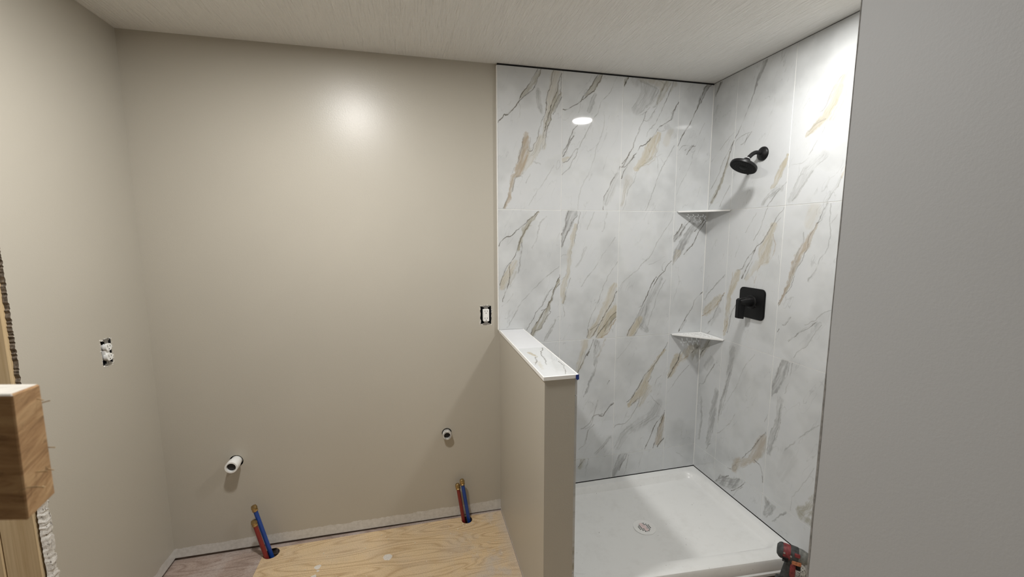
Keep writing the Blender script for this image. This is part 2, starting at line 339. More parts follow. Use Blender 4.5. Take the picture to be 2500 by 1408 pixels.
V_B = '''
d1600 -1267,2147,4 -1246,2175,4 -1237,2189,4 -1226,2187,4 -1191,2211,4 -1162,2251,4 -1147,2284,4 -1120,2327,4 -1088,2372,4 -1053,2426,4
d1500 -1162,2251,3 -1115,2297,3 -1082,2324,3 -1061,2366,3 -1044,2411,3 -1037,2436,3
o1200 -1153,2268,6 -1115,2319,26 -1079,2360,23 -1050,2410,16
k0800 -1159,2251,3 -1153,2230,3 -1157,2180,3
t0800 -948,2441,46 -962,2380,58 -980,2307,52 -994,2240,41 -1006,2178,29 -1018,2100,23 -1026,2026,18
g0700 -1055,2318,29 -1049,2247,34 -1034,2210,17
t0800 -1042,2087,35 -1066,2024,47 -1096,1984,58 -1132,1926,46
d1400 -965,2434,3 -978,2395,3 -983,2356,3 -1001,2311,3 -1010,2267,3 -1009,2234,3 -1018,2200,3 -1033,2166,3
d1700 -926,2415,4 -944,2359,4 -953,2326,4 -970,2286,4 -985,2246,4 -985,2230,4 -994,2201,4 -1009,2156,4 -1021,2111,4 -1025,2082,4
d1500 -926,2399,3 -934,2316,3 -943,2304,3 -964,2259,3 -982,2213,3 -988,2168,3 -1006,2134,3 -1011,2089,3 -1014,2060,4 -1035,2026,3
d1400 -925,2295,4 -952,2243,4 -970,2203,4
o1200 -946,2310,41 -970,2253,35 -994,2190,23 -1012,2128,17
d1200 -1033,2166,3 -1048,2120,3 -1060,2075,3 -1075,2046,3 -1087,2018,3 -1099,2012,3 -1106,2020,3
b1500 -1120,2100,29 -1120,2050,46 -1126,2005,58 -1147,1948,52 -1162,1902,46 -1186,1873,26 -1201,1822,24 -1210,1765,20 -1234,1719,13
d1100 -1135,2082,3 -1141,2038,3 -1153,1993,3 -1165,1959,3 -1183,1924,3 -1198,1890,3
d0800 -1096,2079,2 -1099,2023,2
d1000 -1147,1886,2 -1171,1874,2 -1186,1834,2 -1192,1800,2
d1200 -1207,1799,3 -1222,1765,3 -1234,1730,3 -1243,1716,3
g0700 -1078,1962,9 -1059,1954,9 -1035,1949,9
k0900 -1096,1893,4 -1114,1864,4 -1120,1850,4
k0600 -967,1943,4 -1016,1867,4 -1053,1814,4 -1080,1773,4 -1101,1732,4
d1510 -919,2234,4 -897,2235,4 -857,2255,4 -817,2280,4 -802,2309,4 -765,2356,4 -734,2403,4 -719,2433,4
d1510 -817,2280,4 -811,2286,4 -789,2304,4 -752,2335,4 -727,2370,4 -708,2400,4 -698,2437,4
o1110 -795,2309,9 -758,2346,29 -727,2387,30 -706,2428,17
k0710 -817,2280,3 -822,2240,3 -828,2223,3
g0510 -732,2325,24 -756,2267,30 -775,2226,18
k1010 -612,2427,4 -631,2384,4 -649,2342,4 -687,2300,4 -708,2265,4 -720,2224,4 -754,2182,4 -779,2123,4 -810,2070,4 -831,2023,4 -850,1988,4 -877,1935,4 -905,1911,4 -918,1896,4
d1410 -833,2155,4 -855,2131,4 -870,2096,4 -885,2055,4 -910,2020,4 -919,2002,4
d1410 -851,2102,4 -870,2073,4 -885,2044,4 -897,2020,4 -916,1994,4
d1210 -873,2084,3 -892,2049,3 -916,2025,3
t1010 -909,1974,30 -878,1992,15
d1110 -915,1959,3 -884,1972,3 -866,1999,3 -847,2028,3 -828,2035,3
g0610 -855,2119,30 -885,2055,24
k0510 -682,2238,5 -680,2175,5 -688,2128,5 -713,2069,5 -728,2016,5 -743,1963,5 -768,1903,5 -799,1849,5 -820,1766,5 -822,1712,5
k0510 -747,2148,5 -752,2084,5
d1410 -574,1951,4 -596,1914,4 -622,1878,4 -641,1835,4 -666,1793,4 -672,1756,4 -674,1714,4
g0410 -583,1915,18 -608,1854,43 -639,1787,43 -658,1738,18
d1620 -540,2430,5 -567,2378,5
o1020 -550,2426,18 -564,2389,9
g0620 -497,2416,71 -411,2395,131 -428,2326,89 -491,2254,59
t0720 -465,2430,59 -379,2426,71 -325,2402,72
o0820 -299,2421,42 -323,2373,36 -348,2326,33 -360,2297,12
o0720 -258,2418,36 -276,2377,18
d1220 -309,2423,4 -327,2385,4 -349,2337,4 -363,2296,4 -389,2277,4
d1420 -268,2429,4 -277,2394,4 -295,2353,4 -313,2311,4 -332,2264,4 -350,2228,4 -369,2192,4
d1020 -360,2291,3 -379,2261,3 -404,2219,3 -423,2201,3 -443,2205,3
d1020 -409,2276,4 -431,2246,4 -443,2205,4 -462,2170,4 -477,2135,4 -492,2099,4 -507,2047,4
k1020 -369,2192,4 -395,2168,4 -414,2144,4 -419,2120,4
k1020 -425,2252,4 -464,2230,4
d1620 -227,2314,5 -244,2293,5 -256,2263,5 -268,2227,5 -288,2209,5 -321,2189,5 -354,2158,5 -379,2128,5 -405,2098,5 -438,2073,5 -457,2066,5 -473,2042,5 -495,2012,5 -527,1964,5 -552,1929,5 -567,1887,5
g1020 -244,2287,6 -260,2257,11 -268,2227,15
g0520 -294,2185,36 -257,2140,55
k0820 -314,2184,3 -306,2167,3 -326,2154,3 -354,2158,3
t1420 -346,2136,30 -384,2075,76 -409,2022,73 -447,1979,45 -479,1943,27
t0520 -271,2151,49 -296,2091,49
b0820 -411,2080,7 -399,2028,7 -428,1991,7
b0820 -365,2100,6 -359,2041,6 -367,2000,6 -406,1969,6 -460,1955,6
d1420 -525,2017,4 -547,1993,4 -566,1969,4
d1420 -510,2046,4 -535,2005,4 -559,1957,4 -569,1945,4
d1420 -492,2007,4 -540,1958,4 -566,1948,4
k1020 -470,1949,4 -481,1895,4 -509,1847,4 -528,1806,4 -539,1746,4 -554,1713,4
b0320 -524,1882,60 -548,1811,36 -559,1740,24
k1020 -243,2082,5 -272,2027,5 -304,1978,5 -335,1912,5 -351,1869,5 -363,1827,5 -384,1772,5 -409,1714,5
k0820 -354,2018,3 -342,1971,3 -340,1929,3 -335,1912,3
k0720 -320,2031,3 -351,2018,3
k0720 -326,2007,3 -308,1981,3
g1530 -21,2434,7 -48,2411,23 -74,2374,25 -96,2320,17 -108,2290,9
d1730 -42,2432,4 -68,2392,4 -86,2344,4 -105,2296,4 -127,2254,4 -142,2211,4 -168,2174,4 -194,2132,4 -218,2080,4
d1430 -17,2431,4 -47,2394,4 -85,2321,4
k0630 -53,2216,4 -81,2149,4 -99,2088,4 -117,2033,4 -135,1972,4 -157,1923,4 -180,1886,4 -215,1806,4
d1430 -103,2085,4 -134,2075,4 -156,2032,4
d1230 -128,2087,3 -175,2055,3
k1030 -142,2086,4 -184,2082,4 -211,2054,4
d1230 -114,2091,3 -147,2050,3
k0630 -192,1970,4 -205,1946,4
k0530 -59,1852,4 -78,1796,4
d1701 -1050,1704,4 -1078,1677,4 -1106,1655,4 -1134,1628,4 -1151,1612,4 -1179,1593,4 -1204,1569,4 -1229,1564,4 -1252,1543,4 -1266,1519,4
o1401 -1052,1696,14 -1095,1650,26 -1123,1612,30 -1140,1569,17 -1154,1531,21 -1160,1499,19
d1501 -1055,1688,4 -1095,1639,4 -1123,1602,4 -1146,1558,4 -1162,1515,4 -1179,1472,4 -1199,1439,4 -1211,1407,4 -1208,1374,4 -1214,1324,4 -1231,1275,4 -1248,1220,4
d1201 -1143,1537,3 -1143,1493,3 -1151,1444,3 -1163,1373,3
t1101 -1180,1433,33 -1208,1385,44 -1236,1336,49 -1253,1292,27
d1301 -1202,1434,3 -1233,1396,3 -1247,1358,3 -1264,1309,3
o0601 -1182,1379,33 -1208,1313,16
k1001 -1191,1263,3 -1225,1214,3 -1254,1193,3
g0801 -1006,1672,9 -1038,1640,9 -1055,1585,9 -1066,1542,9 -1089,1503,9
k0901 -930,1407,4 -966,1379,4 -1013,1341,4 -1071,1287,4 -1111,1249,4 -1146,1210,4 -1169,1172,4 -1192,1128,4 -1226,1073,4
d1701 -924,1356,4 -941,1316,4 -959,1266,4 -976,1221,4 -994,1181,4 -1017,1154,4 -1035,1120,4 -1058,1093,4 -1076,1065,4 -1090,1031,4
o1401 -930,1327,24 -941,1299,18 -965,1255,8 -988,1175,22 -1011,1130,42 -1046,1080,42 -1081,1030,24
d1501 -923,1310,3 -953,1266,3 -973,1203,3 -981,1158,3 -972,1146,3 -999,1124,3 -1017,1085,3 -1040,1057,3 -1064,1047,3 -1084,1016,3
d1201 -959,1289,3 -994,1250,3 -1020,1200,3 -1058,1150,3 -1087,1100,3 -1117,1056,3
d1201 -1029,1160,4 -999,1170,4
k1101 -921,1120,3 -939,1115,3 -957,1076,3 -986,1042,3 -1004,1008,3 -1013,986,3
g0701 -945,1104,11 -980,1048,23 -1004,1003,20
g1211 -853,1704,64 -870,1657,53 -890,1607,47 -907,1563,25 -915,1513,8
d1311 -873,1706,4 -885,1679,4 -896,1629,4 -913,1591,4 -919,1574,4
d1211 -808,1704,3 -824,1629,3 -838,1557,3 -844,1529,3
d1211 -829,1707,3 -828,1679,3 -849,1657,3
d1211 -855,1651,3 -878,1602,3 -901,1552,3 -915,1502,3
k1011 -866,1629,3 -889,1557,3
t1011 -836,1629,28 -859,1518,24 -872,1428,29 -877,1360,25 -897,1315,37 -906,1253,37 -905,1201,17
k0811 -856,1518,3 -863,1428,3 -865,1360,3
d1011 -862,1337,3 -885,1263,3 -896,1218,3 -902,1195,3
k0811 -885,1468,3 -906,1468,3 -917,1457,3
k0711 -916,1327,3 -892,1349,3 -884,1406,3
k0811 -902,1178,3 -892,1131,3 -913,1103,3
k0611 -723,1702,5 -746,1652,5 -764,1607,5
g0611 -646,1703,8 -663,1636,8 -671,1596,8
k0711 -595,1562,5 -626,1522,5 -656,1482,5 -686,1437,5 -716,1391,5 -746,1357,5 -794,1289,5
g0311 -768,1512,14 -791,1461,14 -826,1405,14
k1011 -578,1423,4 -615,1372,4 -645,1320,4 -669,1256,4 -692,1192,4 -716,1146,4 -740,1094,4 -751,1041,4 -760,988,4
t1211 -587,1295,25 -617,1225,56 -653,1143,50 -689,1074,38 -720,1027,53 -738,993,38
t1511 -583,1164,35 -613,1106,68 -650,1047,68 -674,995,56
d1511 -576,1253,4 -603,1195,4 -640,1131,4 -670,1084,4 -701,1026,4 -731,986,4
d1511 -576,1134,4 -613,1100,4 -644,1059,4 -681,1013,4 -700,990,4
b1611 -574,1086,8 -605,1051,8 -630,1010,8 -668,985,8
d1211 -575,1104,3 -606,1075,3 -650,1023,3
o1011 -575,1128,24 -600,1093,30 -637,1047,24
d1311 -751,1041,4 -745,1017,4 -757,988,4
d1111 -683,1067,3 -732,1034,3
k0921 -228,1696,4 -249,1643,4 -289,1590,4 -314,1555,4 -339,1508,4 -363,1461,4 -395,1426,4 -421,1408,4 -452,1368,4 -477,1356,4 -534,1310,4 -565,1270,4
d1621 -227,1423,4 -250,1399,4 -272,1364,4 -298,1340,4 -323,1311,4 -342,1275,4 -360,1239,4 -379,1216,4 -398,1186,4 -417,1150,4 -435,1109,4 -460,1067,4 -485,1026,4 -503,987,4
d1621 -327,1329,5 -349,1293,5 -368,1252,5 -376,1222,5
k1121 -271,1418,4 -287,1394,4 -286,1370,4 -272,1364,4
g0821 -297,1322,30 -327,1256,45 -371,1185,51 -396,1125,63 -414,1071,69 -378,1014,36
t1521 -418,1089,36 -452,1036,51 -484,992,45
k1021 -266,1309,4 -300,1243,4 -318,1201,4 -336,1141,4 -354,1086,4 -365,1038,4 -387,1002,4
k1121 -377,1161,4 -388,1113,4 -400,1064,4 -425,1029,4 -457,987,4
k0721 -276,1448,4 -309,1430,4 -374,1402,4
k1021 -417,1163,4 -433,1151,4
g1331 -156,1625,15 -188,1578,37 -213,1542,27
d1431 -167,1634,4 -195,1590,4 -218,1566,4
d1531 -113,1658,4 -149,1620,4 -181,1578,4 -212,1533,4
g1431 -87,1626,45 -132,1566,51 -170,1500,51 -201,1447,37 -216,1399,9
t1031 -182,1476,36 -210,1417,18
d1631 -20,1662,5 -59,1620,5 -85,1590,5
d1631 -9,1656,5 -51,1596,5 -82,1530,5 -114,1494,5 -147,1458,5
k1031 -156,1494,3 -200,1416,3
d1731 0,1233,5 -50,1185,5 -72,1135,5 -98,1093,5 -124,1056,5 -143,1019,5 -156,995,5
g0731 -110,1062,15 -143,1007,12
k0431 -166,1306,5 -208,1178,5
t1212 -770,963,46 -776,910,40 -796,838,41 -809,798,20
d1412 -714,977,4 -741,915,4 -775,850,4 -792,817,4 -809,785,4
d1612 -738,908,6 -751,885,6
g1012 -700,966,41 -685,917,56 -698,871,28 -700,810,17 -730,730,17 -757,664,17
d1212 -686,972,4 -703,932,4 -698,891,4
b1012 -636,975,9 -663,916,9 -690,864,9
k1012 -698,871,4 -700,803,4 -737,717,4 -771,638,4
d1412 -611,720,4 -621,703,4
d1312 -576,583,5 -602,558,5 -631,525,5 -642,509,5 -664,515,5
k1112 -645,520,5 -696,518,5 -724,479,5 -760,448,5 -781,443,5
d1012 -695,462,4 -731,430,4 -751,362,4 -758,341,4 -793,317,4
k0812 -677,608,5 -717,464,5 -752,440,5
g0512 -590,371,20 -640,312,20 -683,274,20
d1413 -752,247,5 -784,216,5 -795,203,5
g1013 -727,248,8 -740,195,8 -746,145,8
o1213 -766,239,41 -787,195,24
g1323 -504,250,43 -520,203,49 -548,151,43 -561,118,30
d1223 -479,247,4 -485,219,4 -513,181,4 -526,148,4
k1023 -464,238,4 -479,155,4 -496,108,4
d1023 -529,246,4 -549,193,4
k0833 -133,216,4 -76,172,4
k0622 -475,949,4 -515,900,4 -563,851,4
t1522 -242,888,14 -291,831,27 -332,773,36 -360,735,42 -379,676,55 -406,624,59 -448,588,40 -475,556,19
t0922 -349,653,52 -376,601,49 -403,549,29
d1522 -226,927,4 -250,888,4 -281,843,4 -311,799,4 -343,767,4 -367,749,4 -388,717,4 -408,672,4 -432,640,4 -455,602,4 -490,578,4
d1222 -311,792,3 -331,746,3 -333,719,3 -351,694,3
d1022 -412,598,3 -454,561,3 -461,558,3
k1122 -401,604,4 -417,551,4 -451,493,4 -479,455,4 -514,438,4 -550,442,4 -567,423,4
k0822 -264,727,4 -292,702,4 -306,670,4
k1022 -340,611,4 -294,566,4 -239,512,4
g0622 -271,550,60 -305,484,79 -377,443,79 -427,414,66
d1622 -227,496,5 -258,451,5 -287,419,5 -307,372,5 -327,319,5 -348,279,5 -354,259,5
d1622 -230,483,5 -250,429,5 -270,375,5 -275,333,5 -289,300,5 -302,263,5
d1622 -222,320,5 -251,295,5 -272,262,5
b1222 -240,456,27 -251,373,47 -266,297,57
g0522 -448,417,39 -504,368,46 -545,290,39
t1332 -158,828,63 -184,762,56 -208,716,28
t1132 -70,876,73 -127,819,50
d1532 -134,870,5 -156,807,5 -177,775,5 -215,706,5
b1632 -86,836,7 -141,806,7 -177,768,7 -212,723,7
d1632 -2,899,6 -24,880,6 -53,854,6
o1132 -25,886,47 -36,819,67
k1132 -71,773,4 -129,723,4 -179,658,4 -214,613,4
'''
V_R = '''
g1500 -62,2432,19 -33,2395,22 -14,2364,13
d1400 -57,2434,5 -14,2356,5
g0600 -36,2298,19 -17,2258,16
d1600 -179,2080,4 -159,2026,4 -133,1965,5 -112,1909,5 -89,1859,5 -71,1815,5 -35,1771,5 -9,1726,5
d1000 -175,2066,3 -100,1978,3 -73,1914,3 -17,1843,3
o1300 -159,2026,11 -108,1887,25 -70,1822,33 -30,1764,26
k1100 -169,1842,4 -137,1801,4 -99,1735,4
k0900 -175,2123,4 -93,2069,4 -10,2000,4
g1410 -371,2431,21 -331,2376,25 -306,2319,18 -296,2290,8
d1410 -351,2432,3 -322,2379,3 -302,2314,3 -285,2267,3 -258,2207,4 -234,2165,4 -201,2111,4 -183,2086,4
k0510 -338,2198,3 -310,2126,3
d1210 -299,2098,4 -262,2062,4 -230,2048,4
k1010 -286,2098,4 -213,2087,4 -186,2057,4
d1010 -277,2093,3 -246,2031,3
t1510 -526,1948,8 -502,1893,31 -476,1839,32 -452,1803,20
g0610 -496,1792,39 -436,1759,34 -406,1721,27
d1010 -531,1820,3 -503,1798,3 -461,1750,3 -425,1700,3
t1320 -803,2262,9 -770,2212,23 -749,2179,44 -728,2132,53 -701,2080,48 -670,2051,40 -637,2028,32 -610,2008,13
t0620 -774,2170,36 -750,2096,49 -717,2045,32
d0720 -752,2207,2 -723,2181,2 -702,2134,3 -685,2103,3 -669,2095,3
d0720 -696,2057,3 -663,2053,3 -623,2025,3
k0820 -704,2049,3 -682,1999,3 -658,1960,3 -636,1925,3
k0720 -637,1912,3 -598,1893,3 -552,1894,3 -537,1882,4
g0520 -704,1907,45 -638,1860,53 -587,1774,41 -559,1729,28
d1020 -791,1807,3 -776,1767,3 -753,1738,3 -736,1708,3
t1020 -800,1842,9 -795,1801,12
d1001 -176,1352,3 -131,1309,3 -52,1232,3 -15,1186,3
t1201 -139,1211,49 -87,1156,64 -32,1112,52
b1701 -176,1249,6 -144,1198,6 -106,1152,6 -52,1112,6 -3,1082,6
d1401 -172,1242,3 -157,1207,3 -126,1148,3 -101,1097,3 -57,1047,3
g0601 -144,1145,39 -76,1051,41
d1001 -80,1003,4 -43,974,4
k1011 -435,1705,4 -412,1653,4 -396,1603,4 -357,1545,4
k0711 -367,1683,5 -301,1586,5
d1211 -527,1699,3 -487,1650,3 -452,1596,3 -428,1557,3 -419,1543,3
d1011 -515,1654,3 -489,1628,3
d1511 -419,1543,3 -382,1516,3 -367,1481,4 -345,1433,4 -318,1383,4 -299,1339,4
d1311 -369,1493,3 -321,1443,3 -301,1400,3 -255,1381,3
k1111 -360,1434,3 -334,1384,3 -314,1340,3
t1211 -476,1618,40 -455,1557,53 -433,1495,77 -431,1449,66
b0811 -431,1518,7 -430,1461,7
b1011 -480,1574,5 -493,1503,5 -465,1446,5 -412,1420,5 -395,1372,5 -384,1324,5
t1311 -272,1367,44 -244,1314,51 -220,1248,33 -214,1164,40 -204,1077,33 -196,1016,27
t0811 -397,1424,41 -322,1341,25
d1311 -296,1234,3 -263,1185,3 -238,1136,3 -230,1082,3 -218,1021,3
b1611 -209,1124,6 -208,1078,6 -190,1035,6
b1011 -230,1373,4 -221,1286,4 -200,1226,4 -202,1155,4
k0611 -267,1520,3 -240,1451,3
k0511 -515,1476,3 -526,1433,3
b1321 -702,1622,11 -676,1572,24 -650,1521,43 -623,1468,34 -602,1413,29 -587,1352,23 -571,1301,19 -547,1248,12
d1421 -721,1638,3 -702,1622,3
d1221 -745,1711,2 -725,1681,2 -707,1633,2 -689,1600,2 -666,1555,2 -663,1516,2 -649,1469,2 -624,1427,2 -609,1372,2 -597,1323,2 -566,1282,2 -541,1235,2
d1021 -638,1584,2 -642,1544,2 -621,1491,2 -604,1419,2 -586,1358,2 -570,1307,2 -537,1240,2
t0521 -679,1678,79 -660,1617,51
g0921 -740,1701,22 -717,1649,17
g1121 -757,1700,5 -757,1642,5 -761,1604,5 -761,1518,5 -733,1473,5 -710,1410,5 -683,1368,5
g0821 -713,1405,17 -690,1369,17
k0821 -788,1656,4 -765,1620,4
d1021 -612,1192,2 -585,1149,2 -571,1143,2
d1421 -552,1120,3 -542,1105,3
d1121 -734,1189,3 -709,1164,3 -661,1129,3 -606,1073,3
k1021 -761,1183,3 -740,1153,3 -715,1101,3 -699,1067,3 -663,1039,4 -646,1004,4
k0921 -683,1170,3 -724,1193,3 -762,1237,3 -800,1255,3
g0421 -686,1070,35 -744,1177,28
d1402 -82,949,6 -45,888,6 -15,850,6 -2,812,6
o1002 -73,932,43 -16,842,31
d1102 -11,634,4 -14,658,4 -46,670,4 -79,726,4 -133,818,4
g0602 -65,774,43 -111,840,43
g1002 -166,661,35 -146,543,46 -135,426,45 -113,308,31
g0802 -38,575,22 -48,447,22 -37,301,22
d1002 -138,325,4 -105,273,4
g0912 -264,947,48 -259,849,35 -236,737,31 -217,637,29 -196,542,21
d1012 -258,807,3 -230,706,3 -200,602,3 -186,479,3
k0812 -421,957,4 -357,866,4 -316,752,4 -262,655,4 -222,568,4
k0812 -313,585,4 -282,523,4 -232,456,4 -192,415,4
b1112 -521,561,27 -494,489,65 -468,423,53 -425,372,33 -362,323,61 -331,270,42
k1012 -525,677,4 -511,627,4
d1212 -523,581,4 -483,517,4 -450,453,4 -406,396,4 -384,363,4
d1312 -466,402,4 -503,389,4 -521,347,4 -528,312,4
k1212 -345,307,3 -321,279,3 -331,264,3 -356,285,3 -345,307,3
d1212 -286,256,4 -314,260,4
g1422 -600,970,43 -582,903,53 -559,836,37 -542,785,14
d1222 -579,975,3 -562,897,3 -540,814,3
d1022 -624,974,3 -615,900,3
k1022 -639,979,3 -627,890,3 -610,819,3
g0822 -589,781,35 -587,669,30 -566,568,38 -548,481,23
k0922 -595,761,3 -584,607,3 -555,493,3
k0722 -795,742,4 -731,671,5 -671,591,5 -635,543,5
k0722 -790,542,3 -752,449,3 -701,344,3 -693,271,3
o1222 -799,401,26 -778,330,50 -744,292,49 -790,281,43
g0322 -662,520,104 -639,410,71
g1513 -209,124,19 -265,153,68 -335,191,60 -389,234,27
d1413 -237,181,4 -221,146,4 -194,115,4
d1413 -297,214,4 -257,173,4 -227,145,4
d1213 -416,241,4 -381,192,4 -322,135,4
k1213 -403,205,4 -361,156,4 -336,111,4
g1223 -551,242,20 -578,208,50 -555,145,25
g0823 -605,231,24 -572,170,24
g1223 -671,243,10 -651,217,10 -598,147,3
'''
V_C = '''
t1600 -1233,-459,18 -1222,-506,19 -1222,-549,12
d1800 -1150,-403,4 -1178,-473,3 -1191,-514,3 -1197,-575,3 -1214,-649,3
d1800 -1224,-538,3 -1235,-586,3 -1258,-638,3
d1400 -1151,-617,3 -1147,-647,3 -1160,-716,2 -1179,-770,2
t0800 -1239,-604,25 -1244,-695,16
'''

IMG_B = marble('marble_print_back', V_B, -1280.0, 1280, 2440, 1, lambda i, j: (BX[i], BX[i + 1], ZR[j + 1] if j < 4 else 0, ZR[j]))
IMG_R = marble('marble_print_right', V_R, 0.0, 900, 2440, -1, lambda i, j: (RY[i], RY[i + 1], ZR[j + 1] if j < 4 else 0, ZR[j]))
IMG_C = marble('marble_print_cap', '\n'.join(' '.join([s.split()[0]] + ['%g,%g,%s' % (float(p.split(',')[0]) + 1270, float(p.split(',')[1]) + 800, p.split(',')[2]) for p in s.split()[1:]]) for s in V_C.strip().splitlines()), 0.0, 160, 800, 1, lambda i, j: (0, 160, 0, 410))

def tile_mat(name, im):
    N = NT(name)
    tc = N.n('TexCoord'); ti = N.n('TexImage'); ti.image = im; ti.interpolation = 'Cubic'; ti.extension = 'EXTEND'
    N.l(tc.outputs['UV'], ti.inputs['Vector'])
    f = N.noise(N.coord(), 9, 4)
    N.col(N.mix(1.0, ti.outputs['Color'], N.ramp(f, [(.3, (.95, .955, .96)), (.7, (1, 1, 1))]), 'MULTIPLY'))
    N.set(.045, spec=.5)
    return N.m

M_TB = tile_mat('marble_tile_back', IMG_B)
M_TR = tile_mat('marble_tile_right', IMG_R)
M_TC = tile_mat('marble_tile_cap', IMG_C)
M_BEIGE = paint_mat('greige_wall_paint', (.475, .445, .382), .34)
M_BEIGE2 = paint_mat('greige_paint_divider', (.475, .445, .382), .4, True, .012)
M_GREY = paint_mat('grey_wall_paint', (.395, .405, .415), .55, False)
M_HALL = paint_mat('off_white_bounce_paint', (.70, .69, .66), .5, False)  # unseen walls, made paler than the greige to bounce more light
M_GROUT = plain('white_grout', (.86, .86, .84), .8, var=.04)
M_GAPSHADE = plain('dark_backer_and_gap_shade', (.012, .012, .012), .95, var=.2)  # backer sheet; near-black also puts shade into the open tile gaps
M_DARK = plain('cavity_shade', (.012, .01, .008), .95, var=.2)  # near-black: shade put into the wall cavity and the drain
M_TRIM = plain('white_tile_trim', (.88, .88, .86), .3, var=.03)
M_GYP = plain('shaded_torn_gypsum', (.16, .13, .10), .95, var=.6, scale=160, bump=.6)  # torn gypsum end with the paper's shadow put into its colour
M_TORN = None

# ceiling: white, with a combed texture
N = NT('textured_ceiling_paint'); v = N.coord((120, 9, 1))
f1 = N.math('SMOOTH_MIN', N.noise(v, 1.0, 4, .62, .5), .56); f2 = N.noise(N.coord(), 120, 3, .6)
N.col(N.ramp(N.noise(N.coord(), 2.2, 2), [(.3, (.83, .825, .80)), (.7, (.86, .855, .83))])).set(.75, spec=.3)
N.bump(N.math('ADD', N.math('MULTIPLY', f1, 2.2), N.math('MULTIPLY', f2, .3)), .85, .006)
M_CEIL = N.m

def plywood_mat(name, light, dark, dusty, warp=1.0, seed=0.0, spots=(), edge=None):
    N = NT(name); c = N.coord()
    off = N.n('Mapping'); off.inputs['Location'].default_value = (seed, seed * .7, 0); off.inputs['Scale'].default_value = (.62, 4.2, 1)
    N.l(c, off.inputs['Vector'])
    big = N.noise(off.outputs['Vector'], 1.7, 2, .45, .25)
    rings = N.math('FRACT', N.math('MULTIPLY', big, 17.0 * warp))
    tri = N.math('ABSOLUTE', N.math('SUBTRACT', rings, .5))
    grain = N.ramp(tri, [(.0, dark), (.10, tuple(a * .6 + b * .4 for a, b in zip(dark, light))), (.30, light)])
    fine = N.noise(N.coord((7, 260, 1)), 1.0, 3, .6)
    colr = N.mix(.4, grain, N.ramp(fine, [(.35, tuple(x * .78 for x in light)), (.65, tuple(min(1, x * 1.1) for x in light))]), 'MIX')
    blot = N.noise(c, 5.5, 5, .65)
    ox = sep(N, c)
    dm = N.ramp(blot, [(.46, (0, 0, 0)), (.62, (.65, .65, .65))])
    if edge is not None:
        rx = N.math('MULTIPLY', N.math('SUBTRACT', ox[0], edge), 4.0, True)
        dm = N.math('MULTIPLY', dm, N.math('ADD', .25, rx), True)
        dm = N.math('MAXIMUM', dm, N.math('MULTIPLY', N.math('MULTIPLY', N.math('ADD', N.math('ADD', ox[0], N.math('MULTIPLY', blot, .16)), 1.262), 9.0, True), .8))
    colr = N.mix(dm, colr, dusty)
    wob = N.math('MULTIPLY', N.math('SUBTRACT', N.noise(c, 45, 3), .5), .02)
    for sx, sy, r in spots:
        vd = N.n('VectorMath', operation='DISTANCE'); N.l(c, vd.inputs[0]); vd.inputs[1].default_value = (sx, sy, 0)
        k = N.math('LESS_THAN', N.math('ADD', vd.outputs['Value'], wob), r)
        colr = N.mix(N.math('MULTIPLY', k, .8), colr, (.74, .73, .70))
    dirt = N.ramp(N.noise(c, 38, 5, .75), [(.66, (0, 0, 0)), (.74, (.6, .6, .6))])
    colr = N.mix(dirt, colr, tuple(x * .45 for x in dark))
    spk = N.ramp(N.noise(N.coord((1, 2.2, 1)), 190, 3, .7), [(.36, (.62, .60, .57)), (.52, (1, 1, 1))])
    colr = N.mix(.75, colr, spk, 'MULTIPLY')
    N.col(colr).set(.7, spec=.3); N.bump(fine, .25, .0006)
    return N.m

M_PLY = plywood_mat('plywood_sheet', (.70, .53, .325), (.44, .285, .145), (.56, .50, .44), 1.3, 3.1,
                    [(-1.880, -.2036, .021), (-2.2035, -.190, .014), (-2.2114, -.2485, .013), (-2.20, -.215, .006)], -1.62)
M_OLD = plywood_mat('worn_subfloor', (.42, .33, .28), (.24, .17, .14), (.52, .46, .43), 1.6, 9.3)
N = NT('pine_stud')
g1 = N.noise(N.coord((28, 28, 1.1)), 1.0, 3, .55, .6); g2 = N.noise(N.coord((170, 170, 5)), 1.0, 3, .6)
N.col(N.mix(.4, N.ramp(g1, [(.30, (.47, .33, .17)), (.50, (.62, .47, .28)), (.72, (.68, .54, .34))]), N.ramp(g2, [(.35, (.50, .37, .20)), (.65, (.70, .56, .36))])))
N.set(.7, spec=.3); N.bump(g2, .25, .0008)
M_STUD = N.m
M_HOLE = plain('pipe_hole_shade', (.09, .05, .025), .9, var=.4, scale=90)  # dark brown puts the shade of a deep hole into the wood

# ------------------------------------------------------------------ floor
HOLES = [(-2.449, -.041, .037), (-1.4655, -.026, .0295)]
bm = bmesh.new()
sheet(bm, rect2(-3.5, -3.5, .3, .11), [circle2(*h) for h in HOLES], lambda a, b, t: (a, b, -.0025 - t), .03)
floor = struct('floor', bm, M_OLD)
bm = bmesh.new()
sheet(bm, [(-2.4985, -3.45), (-1.1, -3.45), (-1.1, -.8), (-1.2645, -.8), (-1.2645, .006), (-2.486, -.006)], [circle2(*h) for h in HOLES], lambda a, b, t: (a, b, -t), .0024)
build('plywood_sheet', bm, M_PLY, floor)
bm = bmesh.new(); box(bm, (-1.096, -2.2, -.0024), (-.03, -.80, .0225))
build('plywood_sheet', bm, M_PLY, floor)
for hx, hy, hr in HOLES:
    bm = bmesh.new(); lathe(bm, [(0, hr), (.16, hr), (.16, .001)], (hx, hy, -.001), (0, 0, -1), 24, False)
    build('pipe_hole', bm, M_HOLE, floor)
